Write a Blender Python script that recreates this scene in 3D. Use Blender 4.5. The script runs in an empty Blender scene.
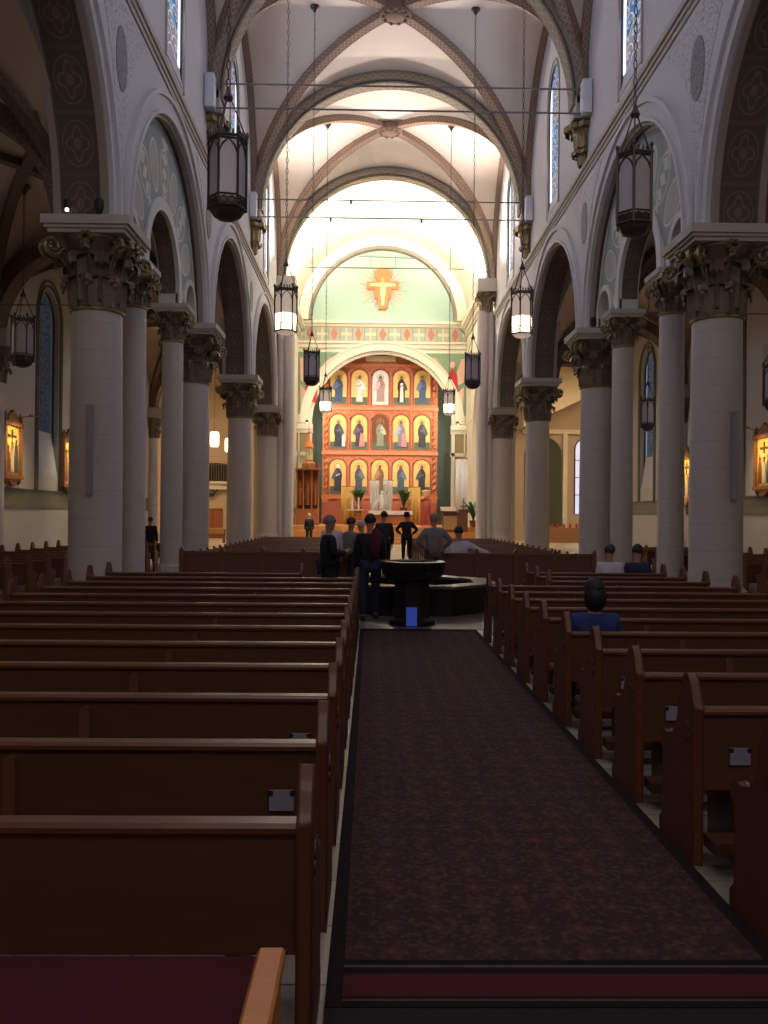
import bpy, math, random
from mathutils import Vector
PI = math.pi
random.seed(7)
sc = bpy.context.scene
C = sc.collection
XC = 0.7            # centre line of the nave; the camera stands a little left of it

# ------------------------------------------------------------------ camera
cd = bpy.data.cameras.new('camera'); cam = bpy.data.objects.new('camera', cd); C.objects.link(cam)
cd.sensor_fit = 'VERTICAL'; cd.sensor_height = 24.0; cd.sensor_width = 18.0
cd.lens = 24.0 * 869 / 1024
from mathutils import Matrix
yaw, pitch, roll = math.atan(13 / 869), math.atan(3 / 869), math.radians(0.5)
cam.matrix_world = Matrix.Translation((0, 0, 1.7)) @ Matrix.Rotation(-yaw, 4, 'Z') @ Matrix.Rotation(PI / 2 + pitch, 4, 'X') @ Matrix.Rotation(roll, 4, 'Z')
cd.clip_start = 0.05; cd.clip_end = 300
sc.camera = cam

# ------------------------------------------------------------------ view and world
vs = sc.view_settings
sc.display_settings.display_device = 'sRGB'
vs.view_transform = 'Standard'; vs.look = 'None'; vs.gamma = 1; vs.use_curve_mapping = False
vs.exposure = 0.0
w = bpy.data.worlds.new('world'); sc.world = w; w.use_nodes = True
w.node_tree.nodes['Background'].inputs[0].default_value = (0.55, 0.65, 0.85, 1)
w.node_tree.nodes['Background'].inputs[1].default_value = 1.0

# ------------------------------------------------------------------ lights
def area(name, loc, direction, sx, sy, power, col, spread=PI):
    l = bpy.data.lights.new(name, 'AREA'); l.shape = 'RECTANGLE'; l.size = sx; l.size_y = sy
    l.energy = power; l.color = col; l.spread = spread
    o = bpy.data.objects.new(name, l); C.objects.link(o); o.location = loc
    o.rotation_euler = Vector(direction).to_track_quat('-Z', 'Y').to_euler()
    return o
def spot(name, loc, direction, power, col, size, blend=0.6, rad=0.15):
    l = bpy.data.lights.new(name, 'SPOT'); l.energy = power; l.color = col; l.spot_size = size; l.spot_blend = blend
    l.shadow_soft_size = rad
    o = bpy.data.objects.new(name, l); C.objects.link(o); o.location = loc
    o.rotation_euler = Vector(direction).to_track_quat('-Z', 'Y').to_euler()
    return o
def point(name, loc, power, col, rad=0.1):
    l = bpy.data.lights.new(name, 'POINT'); l.energy = power; l.color = col; l.shadow_soft_size = rad
    o = bpy.data.objects.new(name, l); C.objects.link(o); o.location = loc; return o

BAYS = [(-1.6, 7.6), (7.6, 16.8), (16.8, 25.8), (25.8, 35.0), (35.0, 44.4)]
DAY = (0.62, 0.70, 1.0)
area('rear_fill_light', (XC, -7.3, 12.5), (0, 1, 0.16), 5.5, 5.5, 420, (1.0, 0.90, 0.84))  # unseen fill light added behind the camera
for (a, b) in BAYS:
    yc = (a + b) / 2
    for s in (-1, 1):
        area('clerestory_daylight', (XC + s * 5.5, yc, 14.9), (-s, 0, -0.25), 1.0, 4.4, 180, DAY)
        area('aisle_daylight', (XC + s * 11.55, yc, 6.6), (-s, 0, -0.2), 1.5, 5.2, 15, (1.0, 0.86, 0.72))
for s in (-1, 1):
    spot('crossing_floodlight', (XC + s * 5.0, 45.8, 14.6), (s * 0.2, 3.4, 4.6), 24000, (1.0, 0.97, 0.87), math.radians(92), 0.9, 0.25)
    spot('crossing_wall_light', (XC + s * 5.0, 46.2, 15.0), (s * 1.6, 6.0, 3.4), 13000, (1.0, 0.97, 0.87), math.radians(66), 0.9, 0.25)
    spot('added_nave_vault_light', (XC + s * 4.9, 43.4, 14.3), (-s * 0.8, -6.0, 3.6), 5600, (1.0, 0.86, 0.76), math.radians(100), 0.9, 0.3)  # unseen spots added in place of crossing light spilling onto the nave vault
    spot('altar_light', (XC + s * 4.6, 47.0, 10.5), (-s * 3.6, 17, -2.6), 5200, (1.0, 0.90, 0.76), math.radians(40), 0.8, 0.3)
    spot('lunette_light', (XC + s * 4.5, 46.6, 14.0), (-s * 4.0, 13.4, 1.6), 1500, (1.0, 0.96, 0.88), math.radians(45), 0.9, 0.3)
area('transept_lamp_light', (-12.0, 51.5, 8.6), (0, 0.2, -1), 5, 5, 520, (1.0, 0.66, 0.36))
area('transept_lamp_light', (13.6, 51.0, 9.6), (0, 0.3, -1), 5, 5, 560, (1.0, 0.70, 0.42))
point('added_apse_light', (XC - 4.6, 62.3, 9.0), 260, (1.0, 0.9, 0.75), 0.3); point('added_apse_light', (XC + 4.8, 62.3, 9.0), 260, (1.0, 0.9, 0.75), 0.3)  # unseen point lights added to brighten the apse walls
area('crossing_lamp_light', (XC, 50.0, 17.5), (0, 0.1, -1), 6, 5, 420, (1.0, 0.90, 0.76))

# ------------------------------------------------------------------ node helpers
class G:
    def __init__(self, name):
        self.m = bpy.data.materials.new(name); self.m.use_nodes = True
        self.t = self.m.node_tree; self.b = self.t.nodes['Principled BSDF']
    def n(self, typ, **kw):
        x = self.t.nodes.new(typ)
        for k, v in kw.items(): setattr(x, k, v)
        return x
    def l(self, a, b): self.t.links.new(a, b)
    def m_(self, op, a, b=None, c=None):
        x = self.n('ShaderNodeMath', operation=op)
        for i, v in enumerate((a, b, c)):
            if v is None: continue
            if isinstance(v, (int, float)): x.inputs[i].default_value = v
            else: self.l(v, x.inputs[i])
        return x.outputs[0]
    def uv(self):
        u = self.n('ShaderNodeUVMap'); s = self.n('ShaderNodeSeparateXYZ'); self.l(u.outputs[0], s.inputs[0])
        return s.outputs[0], s.outputs[1]
    def gen(self): return self.n('ShaderNodeTexCoord').outputs['Object']
    def noise(self, scale, detail=4, vec=None, rough=0.5):
        x = self.n('ShaderNodeTexNoise'); x.inputs['Scale'].default_value = scale; x.inputs['Detail'].default_value = detail
        x.inputs['Roughness'].default_value = rough
        self.l(vec if vec is not None else self.gen(), x.inputs['Vector']); return x.outputs[0]
    def mix(self, f, a, b):
        x = self.n('ShaderNodeMix', data_type='RGBA')
        for i, v in ((0, f), (6, a), (7, b)):
            if isinstance(v, (int, float)): x.inputs[i].default_value = v
            elif isinstance(v, tuple): x.inputs[i].default_value = (*v[:3], 1)
            else: self.l(v, x.inputs[i])
        return x.outputs[2]
    def ramp(self, f, stops):
        x = self.n('ShaderNodeValToRGB'); self.l(f, x.inputs[0]); e = x.color_ramp.elements
        while len(e) < len(stops): e.new(0.5)
        for i, (p, c) in enumerate(stops): e[i].position = p; e[i].color = (*c, 1)
        return x.outputs[0]
    def base(self, c, rough=0.8, metal=0.0, spec=0.5):
        if isinstance(c, tuple): self.b.inputs['Base Color'].default_value = (*c[:3], 1)
        else: self.l(c, self.b.inputs['Base Color'])
        self.b.inputs['Roughness'].default_value = rough; self.b.inputs['Metallic'].default_value = metal
        self.b.inputs['Specular IOR Level'].default_value = spec
        return self
    def emit(self, c, s):
        if isinstance(c, tuple): self.b.inputs['Emission Color'].default_value = (*c[:3], 1)
        else: self.l(c, self.b.inputs['Emission Color'])
        self.b.inputs['Emission Strength'].default_value = s; return self
    def bump(self, h, strength=0.3, dist=0.02):
        x = self.n('ShaderNodeBump'); x.inputs['Strength'].default_value = strength; x.inputs['Distance'].default_value = dist
        self.l(h, x.inputs['Height']); self.l(x.outputs[0], self.b.inputs['Normal']); return self
def lin(r, g, b):
    f = lambda c: (c / 255 / 12.92) if c / 255 <= 0.04045 else ((c / 255 + 0.055) / 1.055) ** 2.4
    return (f(r), f(g), f(b))
def plain(name, col, rough=0.8, metal=0.0, var=0.12, scale=6.0, spec=0.5):
    g = G(name); f = g.noise(scale)
    d = tuple(c * (1 - var) for c in col); e = tuple(min(1, c * (1 + var)) for c in col)
    return g.base(g.mix(f, d, e), rough, metal, spec).m

def mk_wood(name, c1, c2, rough=0.35, sc_=(2.0, 30.0, 30.0)):
    g = G(name); mp = g.n('ShaderNodeMapping'); mp.inputs['Scale'].default_value = sc_
    g.l(g.gen(), mp.inputs[0]); f = g.noise(1.6, 6, mp.outputs[0], 0.6)
    return g.base(g.mix(f, c1, c2), rough).bump(f, 0.08, 0.01).m
def mk_plaster(name, col, rough=0.85):
    g = G(name); f = g.noise(1.3, 8); f2 = g.noise(0.25, 3)
    a = g.mix(f, tuple(c * 0.86 for c in col), col)
    return g.base(g.mix(f2, a, tuple(c * 0.93 for c in col)), rough, spec=0.2).bump(f, 0.12, 0.02).m
def mk_column(name, col):
    g = G(name); s = g.n('ShaderNodeSeparateXYZ'); g.l(g.gen(), s.inputs[0])
    fz = g.m_('FRACT', g.m_('MULTIPLY', s.outputs[2], 1.9)); j = g.m_('LESS_THAN', fz, 0.035)
    f = g.noise(2.2, 8)
    a = g.mix(f, tuple(c * 0.85 for c in col), col)
    return g.base(g.mix(g.m_('MULTIPLY', j, 0.3), a, tuple(c * 0.5 for c in col)), 0.6, spec=0.3).bump(f, 0.1, 0.02).m
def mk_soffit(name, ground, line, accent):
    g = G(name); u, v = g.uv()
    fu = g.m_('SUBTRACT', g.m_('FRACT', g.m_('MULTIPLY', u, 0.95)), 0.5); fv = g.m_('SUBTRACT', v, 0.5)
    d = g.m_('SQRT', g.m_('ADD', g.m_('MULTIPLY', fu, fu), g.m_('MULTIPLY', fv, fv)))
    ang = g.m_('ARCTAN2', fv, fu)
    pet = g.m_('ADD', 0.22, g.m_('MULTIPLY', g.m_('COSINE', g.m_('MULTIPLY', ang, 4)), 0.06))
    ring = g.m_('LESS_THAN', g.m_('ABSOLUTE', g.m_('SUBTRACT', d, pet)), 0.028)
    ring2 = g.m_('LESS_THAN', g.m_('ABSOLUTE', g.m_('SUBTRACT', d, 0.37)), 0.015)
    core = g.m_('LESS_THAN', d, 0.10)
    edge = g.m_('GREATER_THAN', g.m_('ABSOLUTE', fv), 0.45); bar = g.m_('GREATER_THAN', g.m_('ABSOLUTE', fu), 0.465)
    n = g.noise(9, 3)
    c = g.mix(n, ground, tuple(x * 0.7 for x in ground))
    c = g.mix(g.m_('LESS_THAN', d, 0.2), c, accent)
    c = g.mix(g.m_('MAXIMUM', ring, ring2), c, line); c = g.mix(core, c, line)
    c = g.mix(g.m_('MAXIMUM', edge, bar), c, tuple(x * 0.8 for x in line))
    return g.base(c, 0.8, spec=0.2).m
def mk_rib(name, ground, line, k=2.6):
    g = G(name); u, v = g.uv()
    t = g.m_('ABSOLUTE', g.m_('SUBTRACT', g.m_('FRACT', g.m_('MULTIPLY', u, k)), 0.5))      # 0..0.5
    z = g.m_('ABSOLUTE', g.m_('SUBTRACT', g.m_('MULTIPLY', t, 1.3), g.m_('SUBTRACT', v, 0.17)))
    z2 = g.m_('ABSOLUTE', g.m_('SUBTRACT', g.m_('MULTIPLY', t, 1.3), g.m_('SUBTRACT', 0.83, v)))
    ln = g.m_('LESS_THAN', g.m_('MINIMUM', z, z2), 0.05)
    e = g.m_('GREATER_THAN', g.m_('ABSOLUTE', g.m_('SUBTRACT', v, 0.5)), 0.42)
    n = g.noise(4, 3)
    c = g.mix(n, ground, tuple(x * 0.75 for x in ground)); c = g.mix(ln, c, line); c = g.mix(e, c, tuple(x * 0.85 for x in ground))
    return g.base(c, 0.8, spec=0.2).m
def mk_glass_lit(name, strength, dark=1.0):
    g = G(name); u, v = g.uv()                                  # u 0..1 across, v in metres up
    row = g.m_('FLOOR', g.m_('MULTIPLY', v, 2.6)); off = g.m_('MULTIPLY', g.m_('MODULO', row, 2), 0.5)
    fx = g.m_('SUBTRACT', g.m_('FRACT', g.m_('ADD', g.m_('MULTIPLY', u, 2.0), off)), 0.5)
    fy = g.m_('FRACT', g.m_('MULTIPLY', v, 2.6))
    d = g.m_('SQRT', g.m_('ADD', g.m_('MULTIPLY', fx, fx), g.m_('MULTIPLY', g.m_('MULTIPLY', fy, fy), 0.45)))
    ring = g.m_('LESS_THAN', g.m_('ABSOLUTE', g.m_('SUBTRACT', g.m_('FRACT', g.m_('MULTIPLY', d, 3.2)), 0.5)), 0.09)
    vn = g.n('ShaderNodeTexVoronoi'); cv = g.n('ShaderNodeCombineXYZ')
    g.l(g.m_('MULTIPLY', u, 2.0), cv.inputs[0]); g.l(g.m_('MULTIPLY', v, 2.2), cv.inputs[1]); g.l(cv.outputs[0], vn.inputs['Vector'])
    vn.inputs['Scale'].default_value = 2.4
    sx = g.n('ShaderNodeSeparateXYZ'); g.l(vn.outputs['Color'], sx.inputs[0])
    col = g.ramp(sx.outputs[0], [(0.0, (0.05, 0.13, 0.34)), (0.4, (0.10, 0.24, 0.52)), (0.62, (0.18, 0.34, 0.46)), (0.8, (0.34, 0.17, 0.15)), (1.0, (0.42, 0.42, 0.40))])
    band = g.m_('SINE', g.m_('MULTIPLY', v, 2.1))
    col = g.mix(g.m_('MULTIPLY', g.m_('GREATER_THAN', band, 0.3), 0.45), col, (0.38, 0.22, 0.17))
    col = g.mix(ring, col, (0.62, 0.72, 0.78))
    e = g.m_('GREATER_THAN', g.m_('ABSOLUTE', g.m_('SUBTRACT', u, 0.5)), 0.36)
    col = g.mix(e, col, (2.3 * dark, 2.6 * dark, 3.2 * dark))
    e2 = g.m_('LESS_THAN', g.m_('ABSOLUTE', g.m_('SUBTRACT', g.m_('ABSOLUTE', g.m_('SUBTRACT', u, 0.5)), 0.355)), 0.012)
    col = g.mix(e2, col, (0.02, 0.02, 0.03))
    g.base((0.02, 0.02, 0.03), 0.7, 0, 0.1); return g.emit(col, strength).m

def mk_tympanum():
    g = G('painted_tympanum'); u, v = g.uv()                    # u angle/pi, v 0..1 inner to outer radius
    fu = g.m_('SUBTRACT', g.m_('FRACT', g.m_('MULTIPLY', u, 9)), 0.5); fv = g.m_('SUBTRACT', v, 0.5)
    d = g.m_('SQRT', g.m_('ADD', g.m_('MULTIPLY', g.m_('MULTIPLY', fu, fu), 1.7), g.m_('MULTIPLY', g.m_('MULTIPLY', fv, fv), 2.4)))
    alt = g.m_('GREATER_THAN', g.m_('MODULO', g.m_('FLOOR', g.m_('MULTIPLY', u, 9)), 2), 0.5)
    n = g.noise(5, 5)
    c = g.mix(n, (0.23, 0.27, 0.25), (0.33, 0.36, 0.34))
    c = g.mix(g.m_('MULTIPLY', g.m_('LESS_THAN', d, 0.46), alt), c, g.mix(n, (0.36, 0.30, 0.27), (0.44, 0.44, 0.43)))
    c = g.mix(g.m_('LESS_THAN', g.m_('ABSOLUTE', g.m_('SUBTRACT', d, 0.5)), 0.03), c, (0.55, 0.55, 0.52))
    leaf = g.m_('LESS_THAN', g.m_('ADD', g.m_('ABSOLUTE', fu), g.m_('MULTIPLY', g.m_('ABSOLUTE', g.m_('SUBTRACT', g.m_('FRACT', g.m_('MULTIPLY', v, 5)), 0.5)), 0.5)), 0.24)
    c = g.mix(g.m_('MULTIPLY', leaf, g.m_('SUBTRACT', 1, alt)), c, (0.55, 0.53, 0.42))
    e = g.m_('GREATER_THAN', g.m_('ABSOLUTE', fv), 0.42); c = g.mix(e, c, (0.20, 0.23, 0.22))
    e = g.m_('GREATER_THAN', g.m_('ABSOLUTE', fv), 0.465); c = g.mix(e, c, (0.55, 0.55, 0.52))
    return g.base(c, 0.8, spec=0.2).m
def mk_stencil(name, col, mark, scale=7):
    g = G(name); n = g.n('ShaderNodeTexVoronoi', feature='DISTANCE_TO_EDGE'); n.inputs['Scale'].default_value = scale
    g.l(g.gen(), n.inputs['Vector']); f = g.noise(scale * 0.9, 2)
    k = g.m_('LESS_THAN', g.m_('ADD', n.outputs[0], g.m_('MULTIPLY', f, 0.15)), 0.13)
    return g.base(g.mix(g.m_('MULTIPLY', k, 0.8), col, mark), 0.85, spec=0.2).m
def mk_frieze():
    g = G('painted_frieze'); u, v = g.uv()
    fu = g.m_('SUBTRACT', g.m_('FRACT', u), 0.5); fv = g.m_('SUBTRACT', v, 0.5)
    d = g.m_('SQRT', g.m_('ADD', g.m_('MULTIPLY', fu, fu), g.m_('MULTIPLY', g.m_('MULTIPLY', fv, fv), 0.35)))
    alt = g.m_('MODULO', g.m_('FLOOR', u), 2)
    c = g.mix(g.noise(8, 2), (0.32, 0.36, 0.28), (0.42, 0.42, 0.33))
    di = g.m_('ADD', g.m_('ABSOLUTE', fu), g.m_('MULTIPLY', g.m_('ABSOLUTE', fv), 0.62))
    c = g.mix(g.m_('MULTIPLY', g.m_('LESS_THAN', di, 0.30), alt), c, (0.52, 0.18, 0.13))
    cross = g.m_('LESS_THAN', g.m_('MINIMUM', g.m_('ABSOLUTE', fu), g.m_('MULTIPLY', g.m_('ABSOLUTE', fv), 0.6)), 0.06)
    c = g.mix(g.m_('MULTIPLY', cross, g.m_('SUBTRACT', 1, alt)), c, (0.6, 0.55, 0.42))
    c = g.mix(g.m_('GREATER_THAN', g.m_('ABSOLUTE', fu), 0.46), c, (0.24, 0.26, 0.22))
    c = g.mix(g.m_('GREATER_THAN', g.m_('ABSOLUTE', fv), 0.43), c, (0.5, 0.28, 0.2))
    return g.base(c, 0.8, spec=0.2).m
def mk_carpet():
    g = G('patterned_carpet'); s = g.n('ShaderNodeSeparateXYZ'); g.l(g.gen(), s.inputs[0]); X, Y = s.outputs[0], s.outputs[1]
    fx = g.m_('SUBTRACT', g.m_('FRACT', g.m_('MULTIPLY', X, 5.2)), 0.5); fy = g.m_('SUBTRACT', g.m_('FRACT', g.m_('MULTIPLY', Y, 5.2)), 0.5)
    d = g.m_('SQRT', g.m_('ADD', g.m_('MULTIPLY', fx, fx), g.m_('MULTIPLY', fy, fy))); a = g.m_('ARCTAN2', fy, fx)
    pet = g.m_('ADD', 0.24, g.m_('MULTIPLY', g.m_('COSINE', g.m_('MULTIPLY', a, 5)), 0.07))
    vor = g.n('ShaderNodeTexVoronoi', feature='DISTANCE_TO_EDGE'); vor.inputs['Scale'].default_value = 22; g.l(g.gen(), vor.inputs['Vector'])
    nn = g.noise(26, 3)
    c = g.mix(nn, lin(58, 38, 38), lin(78, 53, 50))
    n4 = g.noise(34, 2); c = g.mix(g.m_('GREATER_THAN', g.m_('ADD', n4, g.m_('MULTIPLY', vor.outputs[0], 0.35)), 0.60), c, lin(86, 64, 58))
    c = g.mix(g.m_('LESS_THAN', d, pet), c, g.mix(g.noise(1.7, 2), lin(98, 50, 46), lin(66, 58, 62)))
    c = g.mix(g.m_('LESS_THAN', d, 0.08), c, lin(92, 72, 62))
    # long and short borders, woven in plain stripes
    def stripe(lo, hi, val, col, cc): return g.mix(g.m_('MULTIPLY', g.m_('GREATER_THAN', val, lo), g.m_('LESS_THAN', val, hi)), cc, col)
    c = stripe(-9, 3.30, Y, lin(38, 28, 34), c); c = stripe(3.245, 3.262, Y, lin(96, 76, 78), c)
    c = stripe(3.05, 3.20, Y, lin(88, 38, 40), c); c = stripe(3.02, 3.035, Y, lin(90, 70, 60), c)
    ex = g.m_('ABSOLUTE', g.m_('SUBTRACT', X, 0.715))
    c = stripe(0.80, 9, ex, lin(44, 32, 35), c)
    c = stripe(12.6, 99, Y, lin(38, 28, 34), c)
    return g.base(c, 0.95, spec=0.1).bump(nn, 0.4, 0.006).m
def mk_floor():
    g = G('floor_tile'); br = g.n('ShaderNodeTexBrick'); br.offset = 0.0
    g.l(g.gen(), br.inputs['Vector']); br.inputs['Scale'].default_value = 1.0
    br.inputs['Brick Width'].default_value = 0.45; br.inputs['Row Height'].default_value = 0.45; br.inputs['Mortar Size'].default_value = 0.006
    br.inputs['Color1'].default_value = (*lin(205, 192, 170), 1); br.inputs['Color2'].default_value = (*lin(160, 146, 126), 1); br.inputs['Mortar'].default_value = (*lin(110, 100, 88), 1)
    n = g.noise(40, 4)
    return g.base(g.mix(g.m_('MULTIPLY', n, 0.35), br.outputs[0], lin(120, 105, 90)), 0.35).m

MT = {}
MT['wall'] = mk_plaster('nave_plaster', (0.62, 0.60, 0.60))
MT['vault'] = mk_plaster('vault_plaster', (0.76, 0.67, 0.58))
MT['cross'] = mk_plaster('crossing_plaster', (0.82, 0.78, 0.66))
MT['aislewall'] = mk_plaster('aisle_plaster', (0.62, 0.57, 0.50))
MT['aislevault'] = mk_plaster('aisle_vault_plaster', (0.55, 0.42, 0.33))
MT['trim'] = mk_plaster('beige_trim', (0.50, 0.45, 0.39))
MT['edge'] = mk_plaster('brown_edge', (0.34, 0.29, 0.26))
MT['cream'] = mk_plaster('cream_trim', (0.80, 0.75, 0.60))
MT['turq'] = mk_plaster('turquoise_plaster', (0.46, 0.60, 0.50))
MT['green'] = mk_plaster('sage_plaster', (0.17, 0.21, 0.17))
MT['col'] = mk_column('column_stone', (0.55, 0.48, 0.44))
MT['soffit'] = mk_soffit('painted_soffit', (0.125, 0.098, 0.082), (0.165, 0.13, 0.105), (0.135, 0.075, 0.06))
MT['soffit2'] = mk_rib('painted_archivolt', (0.27, 0.22, 0.165), (0.37, 0.31, 0.23), 1.6)
MT['rib'] = mk_rib('painted_rib', (0.27, 0.175, 0.13), (0.40, 0.31, 0.22))
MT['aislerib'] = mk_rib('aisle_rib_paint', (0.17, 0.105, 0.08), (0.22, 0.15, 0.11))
MT['tymp'] = mk_tympanum()
MT['stencil'] = mk_stencil('stencilled_spandrel', (0.60, 0.58, 0.59), (0.30, 0.29, 0.30), 10)
MT['medal'] = mk_stencil('spandrel_medallion', (0.30, 0.29, 0.29), (0.16, 0.16, 0.16), 9)
MT['dado'] = mk_rib('stencilled_dado', (0.24, 0.22, 0.15), (0.34, 0.30, 0.20), 3.0)
MT['frieze'] = mk_frieze()
MT['glass'] = mk_glass_lit('stained_glass', 0.85)
MT['glassdim'] = mk_glass_lit('aisle_stained_glass', 0.06, 0.2)
MT['glassr'] = mk_glass_lit('aisle_stained_glass_bright', 0.14, 0.5)
MT['glasswhite'] = G('frosted_window_glass').base((0.6, 0.65, 0.75), 0.3).emit((0.62, 0.72, 1.0), 0.75).m
MT['cap'] = plain('capital_bronze', (0.14, 0.10, 0.062), 0.5, 0.1, 0.55, 9)
MT['gold'] = plain('capital_gilding', (0.26, 0.185, 0.085), 0.4, 0.6, 0.45, 14)
MT['wood'] = mk_wood('pew_oak', lin(76, 45, 32), lin(110, 67, 46), 0.42)
MT['woodr'] = mk_wood('pew_oak_end', lin(88, 48, 30), lin(124, 72, 46), 0.38, (20, 20, 2.5))
MT['woodrail'] = mk_wood('pew_oak_rail', lin(96, 56, 38), lin(134, 84, 56), 0.34)
MT['bench'] = mk_wood('golden_oak', lin(206, 124, 62), lin(232, 150, 80), 0.4)
MT['maroon'] = plain('maroon_upholstery', lin(82, 12, 24), 0.9, 0, 0.1, 60)
MT['black'] = plain('black_plastic', (0.01, 0.01, 0.011), 0.5)
MT['iron'] = plain('dark_bronze_iron', (0.075, 0.056, 0.048), 0.45, 0.5)
MT['white'] = plain('white_paint', (0.62, 0.62, 0.66), 0.6)
MT['card'] = plain('printed_card', lin(150, 140, 160), 0.5)
MT['rod'] = plain('steel_rod', (0.20, 0.19, 0.20), 0.4, 0.6)
MT['lampglass'] = plain('frosted_lantern_glass', (0.50, 0.44, 0.46), 0.3)
MT['lampmid'] = G('lantern_glass_half_lit').base((0.5, 0.45, 0.4), 0.3).emit((1.0, 0.72, 0.55), 0.35).m
MT['lamplit'] = G('lantern_glass_lit').base((0.9, 0.85, 0.7), 0.3).emit((1.0, 0.80, 0.56), 5.0).m
MT['lampwarm'] = G('pendant_glass_lit').base((0.9, 0.8, 0.6), 0.3).emit((1.0, 0.75, 0.42), 4.0).m
MT['carpet'] = mk_carpet()
MT['floor'] = mk_floor()
MT['granite'] = plain('polished_granite', (0.018, 0.015, 0.013), 0.35, 0, 0.6, 60, 0.3)
MT['graniter'] = plain('granite_rim', (0.10, 0.085, 0.075), 0.25, 0, 0.4, 60)
MT['retablo'] = mk_stencil('carved_red_retablo', lin(196, 122, 88), lin(214, 150, 112), 3.0)
MT['retred'] = plain('red_retablo_paint', lin(172, 92, 68), 0.6, 0, 0.15)
MT['retlight'] = plain('salmon_moulding', lin(214, 128, 88), 0.6)
MT['panelgold'] = plain('gold_leaf_ground', lin(228, 188, 106), 0.5, 0.1)
MT['panelwhite'] = plain('white_ground', lin(225, 222, 215), 0.6)
MT['paneldark'] = plain('muted_green_ground', lin(92, 100, 84), 0.7)  # muted green paint across the foot of the saint panels
MT['niche'] = plain('brown_niche', lin(120, 68, 40), 0.7)
MT['carved'] = mk_wood('carved_gilt_wood', lin(120, 70, 40), lin(178, 112, 64), 0.5, (6, 6, 6))
MT['cloth'] = plain('white_cloth', (0.72, 0.70, 0.70), 0.9)
MT['goldcloth'] = plain('gold_cloth', lin(206, 164, 92), 0.8)
MT['leaf'] = plain('palm_green', (0.05, 0.12, 0.035), 0.6, 0, 0.4)
MT['skin'] = plain('skin', lin(176, 126, 100), 0.6)
MT['water'] = G('dark_water').base((0.01, 0.012, 0.015), 0.04).m
MT['red'] = plain('red_cloth', lin(170, 36, 34), 0.8)
MT['bluereflect'] = G('painted_blue_reflection').base((0.02, 0.04, 0.2), 0.3).emit((0.07, 0.12, 0.7), 0.28).m  # emission imitates a blue reflection on the stone, not a lamp
def colmat(name, r, g, b, rough=0.9):
    k = name
    if k not in MT: MT[k] = plain(name, lin(r, g, b), rough, 0, 0.15, 12)
    return MT[k]

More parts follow.
